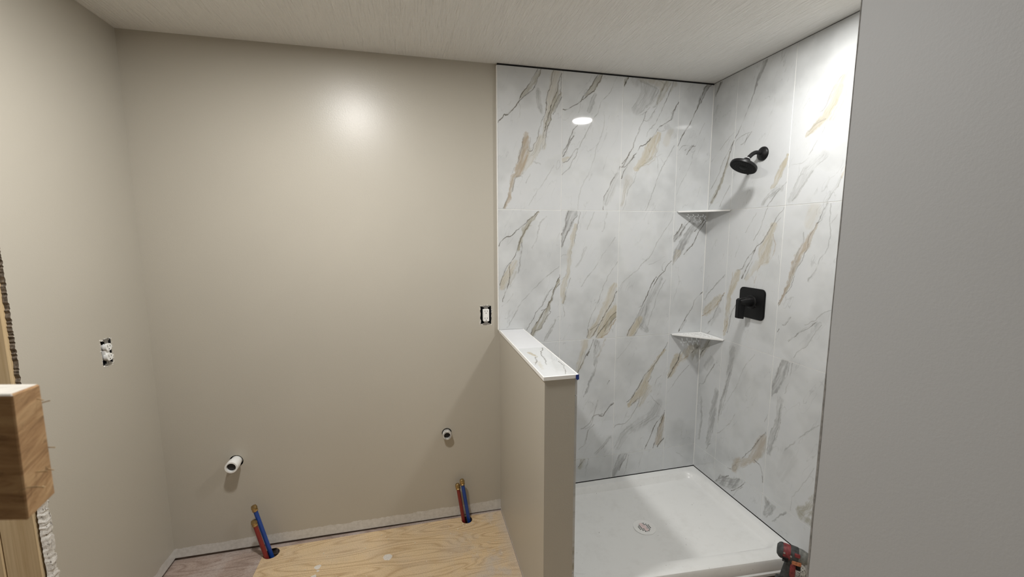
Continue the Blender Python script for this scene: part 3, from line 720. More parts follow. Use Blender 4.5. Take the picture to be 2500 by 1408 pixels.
# chips of wood and drywall lying about
M_CHIP = plain('wood_chips', (.72, .63, .48), .8, var=.25)
bm = bmesh.new()
for k in range(60):
    x, y = random.uniform(-2.35, -1.28), random.uniform(-.55, -.01)
    if k < 22: x, y = random.gauss(-1.43, .07), -.04 - abs(random.gauss(0, .03))
    if any(math.hypot(x - h[0], y - h[1]) < h[2] + .006 for h in HOLES) or x > -1.27 or x < -2.46: continue
    s = random.uniform(.0015, .0042); a = random.random() * 3
    d = Vector((math.cos(a), math.sin(a), 0)) * s; e = Vector((-d.y, d.x, 0)) * .55
    p = Vector((x, y, .0003))
    hexa(bm, [p - d - e, p + d - e, p + d + e, p - d + e, p - d * .7 - e * .6 + Vector((0, 0, s * .5)), p + d - e + Vector((0, 0, s * .35)), p + d * .6 + e + Vector((0, 0, s * .6)), p - d + e * .5 + Vector((0, 0, s * .4))])
tag(build('wood_chips', bm, M_CHIP), 'pale wood chips scattered over the plywood floor', 'debris', None, 'stuff')

# ------------------------------------------------------------------ walls and ceiling
OUT_R = (-1.3375, 1.1475)     # receptacle in the back wall (x, z)
OUT_L = (-.2575, 1.1265)      # receptacle in the left wall (y, z)
DR1 = (-2.590, .478); DR2 = (-1.5625, .5)
def jag(x0, z0, w, h, n=7, j=.0022):
    c = rect2(x0 - w / 2, z0 - h / 2, x0 + w / 2, z0 + h / 2); out = []
    for (ax, az), (bx, bz) in zip(c, c[1:] + c[:1]):
        for k in range(n): out.append((ax + (bx - ax) * k / n + random.uniform(-j, j), az + (bz - az) * k / n + random.uniform(-j, j)))
    return out
bm = bmesh.new()
sheet(bm, [(XL - .11, .013), (-2.2, .011), (-1.27, .003), (.1, .003), (.1, CEIL), (XL - .11, CEIL)],
      [jag(OUT_R[0], OUT_R[1], .060, .098), circle2(DR1[0], DR1[1] - .001, .0315), circle2(DR2[0], DR2[1] + .003, .0265)],
      lambda a, b, t: (a, YW + t, b), .0127)
wall_back = struct('wall_back', bm, M_BEIGE)
bm = bmesh.new(); box(bm, (XL - .1, .10, -.02), (.1, .115, CEIL)); build('cavity_backing', bm, M_DARK, wall_back)
bm = bmesh.new(); box(bm, (XL - .1, .026, -.018), (.1, .1, .0185)); build('bottom_plate', bm, plain('bottom_plate_wood', (.13, .10, .08), .9, var=.3), wall_back)

# left wall, its near end torn open to the framing
edge_y = -.628
bm = bmesh.new()
ed = []
z = CEIL
while z > .02:
    ed.append((edge_y + random.uniform(-.0025, .0025), z)); z -= random.uniform(.003, .008)
ed.append((edge_y, .012))
outer = [(.03, .012), (.03, CEIL)] + ed
sheet(bm, outer, [jag(OUT_L[0], OUT_L[1], .057, .098)], lambda a, b, t: (XL - t, a, b), .0127)
me_l = struct('wall_left', bm, M_BEIGE)
me_l.data.materials.append(M_GYP)
for p in me_l.data.polygons:
    if p.normal.y < -.4 and p.center.y < -.6: p.material_index = 1
# torn paper and plaster along the lower edge
N = NT('torn_plaster'); f = N.noise(N.coord((1, 1, .55)), 120, 4, .7)
N.col(N.ramp(f, [(.34, (.12, .10, .085)), (.42, (.60, .58, .54)), (.7, (.78, .76, .72))])).set(.95, spec=.2); N.bump(f, .8, .003)
bm = bmesh.new(); prev = None
z = .02
while z < .74:
    y1 = edge_y - .002; y2 = edge_y + .028 + random.uniform(-.006, .006); h = .0035 + random.uniform(-.002, .004)
    ring = [bm.verts.new(q) for q in ((XL + .0002, y2, z), (XL + h * .7, (y1 + y2) / 2 + random.uniform(-.006, .006), z), (XL + h, y1 + .004, z), (XL - .006, y1 - .004 - random.uniform(0, .004), z))]
    if prev:
        for a in range(3): bm.faces.new((prev[a], prev[a + 1], ring[a + 1], ring[a]))
    prev = ring; z += random.uniform(.005, .010)
build('torn_edge', bm, N.m, me_l)
bm = bmesh.new(); box(bm, (XL - .10, .0, -.018), (XL - .014, -.60, .019)); build('bottom_plate', bm, bpy.data.materials['bottom_plate_wood'], me_l)

# ceiling
bm = bmesh.new(); box(bm, (-3.5, -3.5, CEIL), (.12, .12, CEIL + .05)); struct('ceiling', bm, M_CEIL)
# right wall behind the tiles, then on towards the room
bm = bmesh.new(); box(bm, (YW, .018, 0), (YW + .1, -1.62, CEIL)); wall_right = struct('wall_right', bm, M_BEIGE)
# grey partition close to the camera on the right
gx, gy = -.955, -1.5629
bm = bmesh.new(); box(bm, (gx, gy, 0), (.115, -3.45, CEIL)); wall_part = struct('wall_partition', bm, M_GREY)
bm = bmesh.new()
prev = None
for k in range(60):
    z = .001 + k * (CEIL - .003) / 59; j = random.uniform(-.0006, .0006); e = .0012 if z < 1.3 else .0004
    ring = [bm.verts.new(q) for q in ((gx - .0005, gy - (.0032 if z < 1.3 else .0012) + j, z), (gx - .0006, gy + e * .5, z), (gx + .006, gy + e + j, z), (gx + .006, gy - .004, z))]
    if prev:
        for a in range(4): bm.faces.new((prev[a], prev[(a + 1) % 4], ring[(a + 1) % 4], ring[a]))
    prev = ring
build('corner_bead', bm, plain('dark_grey_edge', (.20, .195, .185), .9, var=.35, scale=90), wall_part)  # darker grey strip along the wall edge, wider lower down
# rest of the room behind the camera
bm = bmesh.new(); box(bm, (-3.5, -3.45, -.02), (.1, -3.55, CEIL)); struct('wall_rear', bm, M_HALL)
bm = bmesh.new(); box(bm, (-3.45, .0, -.02), (-3.55, -3.45, CEIL)); struct('wall_left_hall', bm, M_HALL)

# divider (half wall) beside the shower
XD0, XD1, YD, ZD = -1.2625, -1.1445, -.7815, 1.0525
bm = bmesh.new(); box(bm, (XD0, YD, .0), (XD1, .0175, ZD)); wall_div = struct('wall_divider', bm, M_BEIGE2)

# ------------------------------------------------------------------ tiling: every tile is a part of its wall
def uvbox(name, mat, parent, a, b, uv):
    bm = bmesh.new(); box(bm, a, b)
    bmesh.ops.recalc_face_normals(bm, faces=bm.faces[:])
    ly = bm.loops.layers.uv.new('UVMap')
    for f in bm.faces:
        for lp in f.loops: lp[ly].uv = uv(lp.vert.co)
    return build(name, bm, mat, parent)
G = .0015
uvB = lambda c: ((c.x + 1.28) / 1.28, c.z / 2.44)
uvR = lambda c: (-c.y / .9, c.z / 2.44)
def notch_tile():
    bm = bmesh.new()
    x0, x1, z0, z1 = BX[0] / 1000 + .001, BX[1] / 1000 - G, ZR[2] / 1000 + G, ZR[1] / 1000 - G
    sheet(bm, [(x0, ZD + .0135), (-1.1318, ZD + .0135), (-1.1318, z0), (x1, z0), (x1, z1), (x0, z1)], [], lambda a, b, t: (a, t, b), .009)
    ly = bm.loops.layers.uv.new('UVMap')
    for f in bm.faces:
        for lp in f.loops: lp[ly].uv = uvB(lp.vert.co)
    build('tile', bm, M_TB, wall_back)
for i in range(4):
    for j in range(4):
        if i == 0 and j == 1: notch_tile(); continue
        x0, x1 = BX[i] / 1000 + (G if i else .001), BX[i + 1] / 1000 - (G if i < 3 else .001)
        uvbox('tile', M_TB, wall_back, (x0 if i or j < 2 else XD1 + .011, 0, ZR[j + 1] / 1000 + (G if j < 3 else 0)), (x1, .009, ZR[j] / 1000 - (G if j else 0)), uvB)
bm = bmesh.new(); box(bm, (-1.27, .0012, ZD + .004), (-.0005, .0175, 2.4252)); box(bm, (XD1 + .0105, .0012, .1085), (-.0005, .0175, ZD + .004)); build('grout', bm, M_GROUT, wall_back)
bm = bmesh.new(); box(bm, (-1.269, .0168, ZD), (0.01, .0179, 2.4352)); box(bm, (XD1 + .01, .0168, .06), (.01, .0179, ZD)); box(bm, (-1.269, .0035, 2.4258), (.001, .0168, 2.4352)); box(bm, (XD1 + .011, .0035, .09), (.001, .0168, .1078)); build('backer_gap_shade', bm, M_GAPSHADE, wall_back)  # backer sheet plus strips that fill the gaps with painted shade
bm = bmesh.new(); box(bm, (-1.2742, -.0012, ZD + .012), (-1.2702, .0178, 2.4252), .0008, 1); build('tile_trim', bm, M_TRIM, wall_back)
for i in range(3):
    for j in range(4):
        y0, y1 = RY[i + 1] / 1000 + (G if i < 2 else 0), RY[i] / 1000 - (G if i else .001)
        zt = ZR[j] / 1000 - (G if j else -.006)
        uvbox('tile', M_TR, wall_right, (0, y0, ZR[j + 1] / 1000 + (G if j < 3 else 0)), (.009, y1, zt), uvR)
bm = bmesh.new(); box(bm, (.0012, -.8824, .1085), (.0175, -.0005, 2.431)); build('grout', bm, M_GROUT, wall_right)
bm = bmesh.new(); box(bm, (.0168, -.88, .06), (.0179, .01, 2.4352)); box(bm, (.0030, -.88, 2.4318), (.0168, -.001, 2.4352)); box(bm, (.0035, -.87, .09), (.0168, -.001, .1078)); build('backer_gap_shade', bm, M_GAPSHADE, wall_right)  # same here: the gap strips are shade as near-black fill
bm = bmesh.new(); box(bm, (-.0012, -.8866, .1), (.0178, -.8826, 2.4312), .0008, 1); build('tile_trim', bm, M_TRIM, wall_right)
# caulk in the inside corner
bm = bmesh.new(); hexa(bm, [(-.0030, -.0004, .112), (-.0004, -.0030, .112), (.0012, .0012, .112), (-.002, .0012, .112), (-.0030, -.0004, 2.424), (-.0004, -.0030, 2.424), (.0012, .0012, 2.424), (-.002, .0012, 2.424)])
build('corner_caulk', bm, plain('pale_caulk', (.74, .74, .72), .6, var=.03), wall_back)
# inner face of the divider
for i in range(2):
    for j in range(2):
        za, zb = (.109, .2528 - G) if j else (.2528 + G, ZD)
        if j == 0:
            for zz0, zz1 in ((.2528 + G, .9817 - G), (.9817 + G, ZD)):
                uvbox('tile', M_TR, wall_div, (XD1 + .0002, -.002 - .39 * i, zz0), (XD1 + .0095, -.389 - .39 * i, zz1), uvR)
        else:
            uvbox('tile', M_TR, wall_div, (XD1 + .0002, -.002 - .39 * i, za), (XD1 + .0095, -.389 - .39 * i, zb), uvR)

# ------------------------------------------------------------------ recessed ceiling lights
def lens_mat(strength):
    N = NT('lit_lens'); N.t.nodes.remove(N.b)
    e = N.n('Emission'); e.inputs['Color'].default_value = LAMP_COLOR; e.inputs['Strength'].default_value = strength
    N.l(e.outputs[0], N.t.nodes['Material Output'].inputs['Surface']); return N.m
M_WHITE = plain('white_plastic', (.82, .82, .80), .35, var=.03)
for (x, y), power, lab in ((CAN_A, LAMP_A, 'round recessed ceiling light over the bare plywood floor'), (CAN_B, LAMP_B, 'round recessed ceiling light over the white shower pan')):
    r = empty('recessed_light', (x, y, CEIL), lab, 'light', 'recessed lights in the ceiling')
    bm = bmesh.new(); lathe(bm, [(-.0005, .088), (.004, .086), (.0065, .078), (.006, .068), (-.0005, .066)], (0, 0, 0), (0, 0, -1), 36, False); build('trim_ring', bm, M_WHITE, r, True)
    bm = bmesh.new(); lathe(bm, [(.0035, .0675), (.0052, .0650), (.0060, .050), (.0064, .028), (.0066, .001)], (0, 0, 0), (0, 0, -1), 36, True); build('lens', bm, lens_mat(power), r, True)

# ------------------------------------------------------------------ cap of the divider
cap = empty('half_wall_cap', ((XD0 + XD1) / 2, YD / 2, ZD), 'white marble tile cap lying along the top of the half wall', 'cap')
def W(root, bm):          # world-space bmesh into the local space of an unrotated root
    bmesh.ops.translate(bm, verts=bm.verts[:], vec=-root.location); return bm
M_CAPP = plain('plain_white_tile', (.71, .72, .74), .07, var=.02, scale=6)
z0, z1 = ZD + .0005, 1.0650
bm = bmesh.new(); box(bm, (XD0 - .0005, -.392, z0), (-1.1370, -.0006, z1)); build('cap_tile', W(cap, bm), M_CAPP, cap)['label'] = 'plain white cap tile'
bm = bmesh.new(); box(bm, (XD0 - .0005, YD + .003, z0), (-1.1370, -.3945, z1))
bmesh.ops.recalc_face_normals(bm, faces=bm.faces[:])
ly = bm.loops.layers.uv.new('UVMap')
for f in bm.faces:
    for lp in f.loops: lp[ly].uv = ((lp.vert.co.x + 1.27) / .16, (lp.vert.co.y + .8) / .8)
build('cap_tile', W(cap, bm), M_TC, cap)['label'] = 'cap tile with grey and tan veins'
for a, b in (((XD0 - .0060, YD - .004, z0 - .002), (XD0 - .0010, -.0014, z1 + .0008)), ((-1.1366, YD - .004, z0), (-1.1322, -.0014, z1 + .0008)), ((XD0 - .001, YD - .004, z0 - .002), (-1.1366, YD + .0022, z1 + .0008))):
    bm = bmesh.new(); box(bm, a, b, .0008, 1); build('edge_trim', W(cap, bm), M_TRIM, cap)
bm = bmesh.new(); box(bm, (XD0 - .0005, -.3943, z0), (-1.1370, -.3922, z1 - .0008)); build('grout_joint', W(cap, bm), M_GROUT, cap)
bm = bmesh.new()
tp = [(-1.1440, YD - .0046, z1 - .001), (-1.1316, YD - .0046, z1 + .0012), (-1.1311, YD - .0046, z0 - .006), (-1.1375, YD - .0046, z0 - .009), (-1.1440, YD - .0046, z0 - .003)]
fr = [bm.verts.new(p) for p in tp]; bk = [bm.verts.new((p[0], p[1] + .0004, p[2])) for p in tp]
bm.faces.new(fr); bm.faces.new(bk[::-1])
for k in range(5): bm.faces.new((fr[k], fr[(k + 1) % 5], bk[(k + 1) % 5], bk[k]))
box(bm, (-1.1321, YD - .0046, z0 - .006), (-1.1314, YD + .012, z1 - .002))
tag(build('painters_tape', bm, plain('blue_tape', (.012, .04, .26), .6, var=.15)), 'small piece of blue tape on front corner of half wall cap', 'tape')

# ------------------------------------------------------------------ shower pan
N = NT('white_acrylic'); c = N.coord()
sp = N.ramp(N.noise(c, 95, 2, .5), [(.73, (0, 0, 0)), (.76, (1, 1, 1))]); gate = N.ramp(N.noise(c, 9, 2), [(.52, (0, 0, 0)), (.60, (1, 1, 1))])
scuff = N.ramp(N.noise(N.coord((1, 1, 1)), 14, 6, .7), [(.50, (0, 0, 0)), (.75, (.35, .35, .35))])
N.col(N.mix(N.mix(1.0, sp, gate, 'MULTIPLY'), N.mix(scuff, (.78, .785, .77), (.62, .615, .59)), (.22, .20, .18))).set(.28, spec=.5)
M_PAN = N.m
DRX, DRY, PZ = -.579, -.383, .0535
pan = empty('shower_pan', (DRX, DRY, .0225), 'white acrylic shower pan between half wall and marble wall', 'shower pan')
nx, ny = 90, 66
X0, X1 = XD1 + .0105, -.0015
def front(x): return -.690 - .083 * (x - X0) / (X1 - X0)
def panz(x, y):
    f = front(x)
    dl, dr, db, df = x - X0, X1 - x, -.0015 - y, y - f
    rim = .042
    # rounded inner rectangle distance
    qx = max((X0 + rim + .07) - x, x - (X1 - rim - .07), 0); qy = max((f + .062 + .07) - y, y - (-.0015 - rim - .07), 0)
    d = .07 - math.hypot(qx, qy) if (qx > 0 and qy > 0) else .07 - max(qx, qy)
    zb = PZ + .020 * min(1, math.hypot(x - DRX, (y - DRY) * 1.3) / .62)
    t = min(max(d / .028, 0), 1); t = t * t * (3 - 2 * t)
    zr = .1032
    e = min(dl, dr, db, df + .004)
    if df < .008: zr -= (.008 - df) ** 2 / .016 * 1.4
    return zr + (zb - zr) * t
bm = bmesh.new(); g = []
for j in range(ny + 1):
    row = []
    for i in range(nx + 1):
        x = X0 + (X1 - X0) * i / nx; f = front(x); y = -.0015 + (f + .0015) * j / ny
        row.append(bm.verts.new((x, y, panz(x, y))))
    g.append(row)
for j in range(ny):
    for i in range(nx):
        cx = (g[j][i].co + g[j + 1][i + 1].co) / 2
        bm.faces.new((g[j][i], g[j][i + 1], g[j + 1][i + 1], g[j + 1][i]))
def skirt(vs, off):
    lo = [bm.verts.new((v.co.x + off[0], v.co.y + off[1], .0235)) for v in vs]
    for a in range(len(vs) - 1): bm.faces.new((vs[a], vs[a + 1], lo[a + 1], lo[a]))
ring1 = [bm.verts.new((v.co.x, v.co.y - .004, .088)) for v in g[ny]]
ring2 = [bm.verts.new((v.co.x, v.co.y - .003, .042)) for v in g[ny]]
ring3 = [bm.verts.new((v.co.x, v.co.y - .008, .036)) for v in g[ny]]
ring4 = [bm.verts.new((v.co.x, v.co.y - .008, .0235)) for v in g[ny]]
for A, B in ((g[ny], ring1), (ring1, ring2), (ring2, ring3), (ring3, ring4)):
    for a in range(nx): bm.faces.new((A[a], A[a + 1], B[a + 1], B[a]))
skirt([r[0] for r in g], (0, 0)); skirt([r[nx] for r in g], (0, 0)); skirt(g[0], (0, 0))
build('pan_body', W(pan, bm), M_PAN, pan, True)
# drain: ring with a grid of openings over a black disc that paints the well's shade
dz = PZ + .0046
holes = []
for a in range(-3, 4):
    for b in range(-3, 4):
        x, y = a * .0095, b * .0095
        if math.hypot(x, y) < .033: holes.append(rect2(x - .0034, y - .0034, x + .0034, y + .0034))
bm = bmesh.new(); sheet(bm, circle2(0, 0, .0565, 40), holes, lambda a, b, t: (DRX + a, DRY + b, dz - t), .002)
dc = build('drain_cover', W(pan, bm), M_WHITE, pan); dc['label'] = 'round white drain cover with a grid of small openings'
bm = bmesh.new(); lathe(bm, [(-.0023, .0560), (-.0042, .0560)], (DRX, DRY, dz), (0, 0, 1), 40, True); build('drain_shade_disc', W(pan, bm), M_DARK, pan)
N = NT('pink_smear'); N.col((.74, .60, .585)).set(.5)
for k, (x, y, w, h) in enumerate(((-.006, .022, .011, .012), (-.002, .004, .015, .020), (.002, -.018, .011, .014))):
    bm = bmesh.new(); lathe(bm, [(.0001, w), (.0007, w * .8)], (DRX + x, DRY + y, dz), (0, 0, 1), 12, True)
    build('grout_smear', W(pan, bm), N.m, pan)

# ------------------------------------------------------------------ corner shelves
M_SHELF = plain('white_enamelled_steel', (.86, .86, .85), .35, var=.02)
def shelf(z, lx, ly, lab):
    r = empty('corner_shelf', (-.003, -.003, z), lab, 'shelf', 'corner shelves in the shower')
    hl = []
    for a in range(1, 6):
        for b in range(1, 6):
            cx, cy = -.033 * a - .002, -.033 * b + .002
            if cx / -lx + cy / -ly > .84: continue
            for dx, dy in ((.0098, 0), (-.0098, 0), (0, .0098), (0, -.0098)):
                w, h = (.0056, .0037) if dx else (.0037, .0056)
                hl.append(rect2(cx + dx - w, cy + dy - h, cx + dx + w, cy + dy + h))
    bm = bmesh.new(); sheet(bm, [(0, 0), (-lx, 0), (0, -ly)], hl, lambda a, b, t: (a, b, -t), .003); build('shelf_plate', bm, M_SHELF, r)
    bm = bmesh.new(); n = Vector((-ly, -lx, 0)).normalized() * .0025
    A, B = Vector((-lx, 0, 0)), Vector((0, -ly, 0)); A = A + (B - A) * .02; B = A + (B - A) * .98
    dn = Vector((0, 0, -.0085)); hexa(bm, [A + dn - n, B + dn - n, B + dn, A + dn, A - n - Vector((0, 0, .003)), B - n - Vector((0, 0, .003)), B - Vector((0, 0, .003)), A - Vector((0, 0, .003))])
    build('front_lip', bm, M_SHELF, r)
shelf(1.7135, .203, .192, 'upper of the two white triangular shelves in the tiled shower corner')
shelf(.9840, .207, .200, 'lower of the two white triangular shelves in the tiled shower corner')

# ------------------------------------------------------------------ shower head and valve
M_BLK = plain('matte_black_metal', (.007, .007, .0075), .42, .0, var=.2, spec=.28)
M_BLK2 = plain('black_nozzle_face', (.004, .004, .0045), .6, var=.3, scale=80, spec=.2)
sh = empty('overhead_shower', (0, -.382, 1.975), 'round black shower head on short bent arm, high on marble wall', 'shower head')
bm = bmesh.new(); lathe(bm, [(0, .0345), (.004, .0340), (.010, .028), (.014, .016), (.016, .0125)], (0, 0, 0), (-1, 0, 0), 32); build('flange', bm, M_BLK, sh, True)
fc = Vector((-.1135, 0, -.071)); nrm = Vector((-.47, 0, -.88)).normalized()
neck = fc - nrm * .052
bm = bmesh.new(); tube(bm, spline([(-.010, 0, .002), (-.040, 0, .0045), (-.060, 0, -.003), (-.074, 0, -.014), tuple(neck - nrm * -.004)], 6), .0098, 16); build('arm', bm, M_BLK, sh, True)
bm = bmesh.new(); lathe(bm, [(0, .0118), (.0028, .0118)], neck, nrm, 24); build('collar', bm, plain('white_thread_tape', (.8, .8, .8), .5), sh, True)
bm = bmesh.new(); lathe(bm, [(.0026, .0125), (.008, .016), (.014, .0175), (.018, .020), (.026, .036), (.034, .056), (.038, .0622), (.046, .0640), (.052, .0630)], neck, nrm, 40); build('head', bm, M_BLK, sh, True)
bm = bmesh.new(); lathe(bm, [(-.0005, .0605), (.0015, .0595), (.0015, .022), (.0005, .021), (.0025, .018), (.003, .001)], fc, nrm, 40); fa = build('spray_face', bm, M_BLK2, sh, True)
d, u, w = frame_of(nrm)
bm = bmesh.new()
for rr, cnt in ((.030, 16), (.041, 24), (.052, 30)):
    for k in range(cnt):
        a = 2 * math.pi * k / cnt; lathe(bm, [(0, .0016), (.0016, .0011)], fc + nrm * .0012 + (u * math.cos(a) + w * math.sin(a)) * rr, nrm, 6)
tag(build('nozzles', bm, M_BLK2, fa), kind='stuff')
tipd = Vector((.82, .40, -.43)); tipd = (tipd - nrm * tipd.dot(nrm)).normalized()
bm = bmesh.new(); a_ = fc - nrm * .003 + tipd * .058; lathe(bm, [(0, .005), (.012, .004), (.0145, .002)], a_, tipd, 10); build('spray_lever', bm, M_BLK, sh, True)

vz, vy = 1.2205, -.3805
va = empty('shower_valve', (0, vy, vz), 'square black shower valve with lever handle on marble wall', 'valve')
bm = bmesh.new(); sheet(bm, rrect2(0, 0, .166, .160, .024), [], lambda a, b, t: (-.008 + t, a, b), .008)
es = [e for e in bm.edges if len(e.link_faces) == 2 and all(abs(v.co.x + .008) < 1e-5 for v in e.verts) and any(abs(f.normal.x) < .5 for f in e.link_faces)]
bm.normal_update(); es = [e for e in bm.edges if all(abs(v.co.x + .008) < 1e-5 for v in e.verts) and any(abs(f.normal.x) < .5 for f in e.link_faces)]
bmesh.ops.bevel(bm, geom=es, offset=.0025, segments=2, affect='EDGES')
build('escutcheon', bm, M_BLK, va, True)
bm = bmesh.new(); lathe(bm, [(0, .036), (.004, .0355), (.007, .031)], (-.0075, 0, .008), (-1, 0, 0), 32); build('collar', bm, M_BLK, va, True)
hd = empty('handle', (0, 0, 0), None, None) if False else None
bm = bmesh.new(); lathe(bm, [(0, .027), (.012, .0265), (.045, .0195), (.066, .0165), (.068, .015)], (-.014, 0, .010), (-1, 0, 0.02), 32); build('handle_hub', bm, M_BLK, va, True)
bm = bmesh.new()
pr = [(-.052, .030), (-.084, .0285), (-.0925, .021), (-.0935, -.073), (-.056, -.079), (-.052, -.016)]
F = [bm.verts.new((x, -.0115, z)) for x, z in pr]; Bk = [bm.verts.new((x, .0115, z)) for x, z in pr]
bm.faces.new(F); bm.faces.new(Bk[::-1])
for k in range(6): bm.faces.new((F[k], F[(k + 1) % 6], Bk[(k + 1) % 6], Bk[k]))
bmesh.ops.recalc_face_normals(bm, faces=bm.faces[:]); bmesh.ops.bevel(bm, geom=bm.edges[:], offset=.002, segments=2, affect='EDGES')
build('lever', bm, M_BLK, va, True)
bm = bmesh.new(); lathe(bm, [(0, .003), (.0015, .0025)], (-.008, -.030, -.010), (-1, 0, 0), 10); build('set_screw', bm, plain('steel_screw', (.4, .4, .4), .3, 1), va)

# ------------------------------------------------------------------ receptacles without cover plates
M_BOX = plain('black_box_plastic', (.012, .012, .014), .7, var=.3)
M_YOKE = plain('galvanised_steel', (.36, .35, .33), .45, .8, var=.2)
M_RECP = plain('white_receptacle', (.84, .84, .82), .3, var=.02)
M_SLOT = plain('slot_black', (.01, .01, .01), .8)
def receptacle(root, P, duplex):
    """P(a, b, t): a across, b up, t out of the wall"""
    def bx(name, a0, b0, t0, a1, b1, t1, mat, bev=0, par=root):
        bm = bmesh.new(); q, r_ = P(a0, b0, t0), P(a1, b1, t1); box(bm, q, r_, bev, 2); return build(name, bm, mat, par, bool(bev))
    bm = bmesh.new()
    for a0, b0, a1, b1, t0, t1 in ((-.0285, -.0475, -.0265, .0475, -.045, -.001), (.0265, -.0475, .0285, .0475, -.045, -.001), (-.0265, .0455, .0265, .0475, -.045, -.001), (-.0265, -.0475, .0265, -.0455, -.045, -.001), (-.0265, -.0455, .0265, .0455, -.045, -.043)):
        box(bm, P(a0, b0, t0), P(a1, b1, t1))
    build('electrical_box', bm, M_BOX, root)
    yk = bx('mounting_yoke', -.010, -.0525, .0003, .010, .0525, .0018, M_YOKE)
    for s in (-1, 1):
        bm = bmesh.new(); lathe(bm, [(0, .0034), (.0016, .003), (.002, .001)], P(0, s * .0435, .0018), Vector(P(0, 0, 1)) - Vector(P(0, 0, 0)), 10); build('screw', bm, M_YOKE, yk)
        bx('plaster_ear', -.018, s * .0475 - .004 if s > 0 else -.0525, .0002, .018, .0525 if s > 0 else s * .0475 + .004, .0012, M_YOKE, 0, yk)
    if duplex:
        bx('body', -.0120, -.030, -.03, .0120, .030, .002, M_RECP, .001)
    for s in (-1, 1):
        if duplex:
            out = [(.0165 * math.cos(t) , max(-.0142, min(.0142, .0172 * math.sin(t))) + s * .0195) for t in [2 * math.pi * k / 28 for k in range(28)]]
            bm = bmesh.new(); vs0 = [bm.verts.new(P(a, b, -.004)) for a, b in out]; vs1 = [bm.verts.new(P(a * .96, (b - s * .0195) * .96 + s * .0195, .0085)) for a, b in out]
            bm.faces.new(vs1); 
            for k in range(28): bm.faces.new((vs0[k], vs0[(k + 1) % 28], vs1[(k + 1) % 28], vs1[k]))
            fcs = build('outlet_face', bm, M_RECP, root, True); tf = .0085
        else:
            if s == -1:
                bm = bmesh.new(); o2 = rrect2(0, 0, .0335, .0675, .005)
                vs0 = [bm.verts.new(P(a, b, -.02)) for a, b in o2]; vs1 = [bm.verts.new(P(a, b, .005)) for a, b in o2]; vs2 = [bm.verts.new(P(a * .94, b * .97, .0062)) for a, b in o2]
                bm.faces.new(vs2)
                for A, B in ((vs0, vs1), (vs1, vs2)):
                    for k in range(len(A)): bm.faces.new((A[k], A[(k + 1) % len(A)], B[(k + 1) % len(A)], B[k]))
                root['_f'] = 1
                fcs = build('outlet_face', bm, M_RECP, root, True); tf = .0062
        cy = s * .0195
        for a, hh in ((-.0063, .0042), (.0063, .0035)):
            bx('slot', a - .0011, cy + .0035 - hh, tf - .002, a + .0011, cy + .0035 + hh, tf + .0002, M_SLOT, 0, fcs)
        bm = bmesh.new(); lathe(bm, [(-.002, .0024), (.0002, .0024)], P(0, cy - .0075, tf), Vector(P(0, 0, 1)) - Vector(P(0, 0, 0)), 12); build('ground_hole', bm, M_SLOT, fcs)
    if '_f' in root: del root['_f']
ra = empty('wall_outlet', (OUT_R[0], YW, OUT_R[1]), 'white rectangular wall outlet without cover plate, beside the tile edge', 'outlet')
receptacle(ra, lambda a, b, t: (a, -t, b), False)
rb = empty('wall_outlet', (XL, OUT_L[0], OUT_L[1]), 'white two-lobed wall outlet without cover plate, on the left wall', 'outlet')
receptacle(rb, lambda a, b, t: (t, a, b), True)
# broken plaster around the cut-outs
for (P, nm) in ((lambda a, b: (OUT_R[0] + a, YW, OUT_R[1] + b), 'R'), (lambda a, b: (XL, OUT_L[0] + a, OUT_L[1] + b), 'L')):
    bm = bmesh.new()
    for k in range(46):
        e = random.choice((0, 1, 2, 3)); t = random.uniform(-1, 1); j = random.uniform(.0, .005)
        a, b = ((t * .030, .049 + j), (t * .030, -.049 - j * 1.6), (-.0300 - j * .6, t * .049), (.0300 + j * .6, t * .049))[e]
        s = random.uniform(.0012, .0034); c0 = Vector(P(a, b)); du = (Vector(P(a + 1, b)) - c0) * s * random.uniform(.6, 1.8); dv = Vector((0, 0, s * random.uniform(.5, 1.1)))
        n_ = Vector((0, -1, 0)) if nm == 'R' else Vector((1, 0, 0)); o_ = c0 - n_ * .0002
        hexa(bm, [o_ - du - dv, o_ + du - dv * .7, o_ + du * .8 + dv, o_ - du + dv * .6, o_ - du * .6 - dv * .6 + n_ * s * .5, o_ + du * .6 - dv * .5 + n_ * s * .6, o_ + du * .5 + dv * .6 + n_ * s * .5, o_ - du * .6 + dv * .4 + n_ * s * .4])
    build('broken_plaster', bm, plain('broken_plaster', (.62, .60, .56), .95, var=.5, scale=220), wall_back if nm == 'R' else me_l)['kind'] = 'stuff'

# ------------------------------------------------------------------ drain stubs and water lines
M_PVC = plain('white_pvc', (.84, .84, .82), .3, var=.03)
M_PVCD = plain('grey_smudged_pvc', (.50, .49, .46), .45, var=.45, scale=60)
M_INS = plain('bore_shade', (.025, .022, .02), .8)  # near-black plug colour paints the shade inside the pipe mouths
def stub(x, z, L, R0, R1, lab, mat, collar):
    r = empty('drain_pipe', (x, YW, z), lab, 'pipe')
    bm = bmesh.new(); lathe(bm, [(-.07, R0), (L, R0)], (0, 0, 0), (0, -1, 0), 32, False); build('pipe', bm, mat, r, True)
    bm = bmesh.new(); lathe(bm, [(collar, R0), (collar, R1), (L - .002, R1), (L, R1 - .001), (L, R1 - .0075), (L - .03, R1 - .0075)], (0, 0, 0), (0, -1, 0), 32, False); build('coupling', bm, M_PVC if mat is M_PVC else mat, r, True)
    bm = bmesh.new(); lathe(bm, [(-.06, R1 - .0085), (L - .012, R1 - .0085)], (0, 0, 0), (0, -1, 0), 24, True); build('bore_shade_plug', bm, M_INS, r)
stub(DR1[0], DR1[1], .062, .0248, .0282, 'white drain pipe stub low on wall above left water lines', M_PVC, .022)
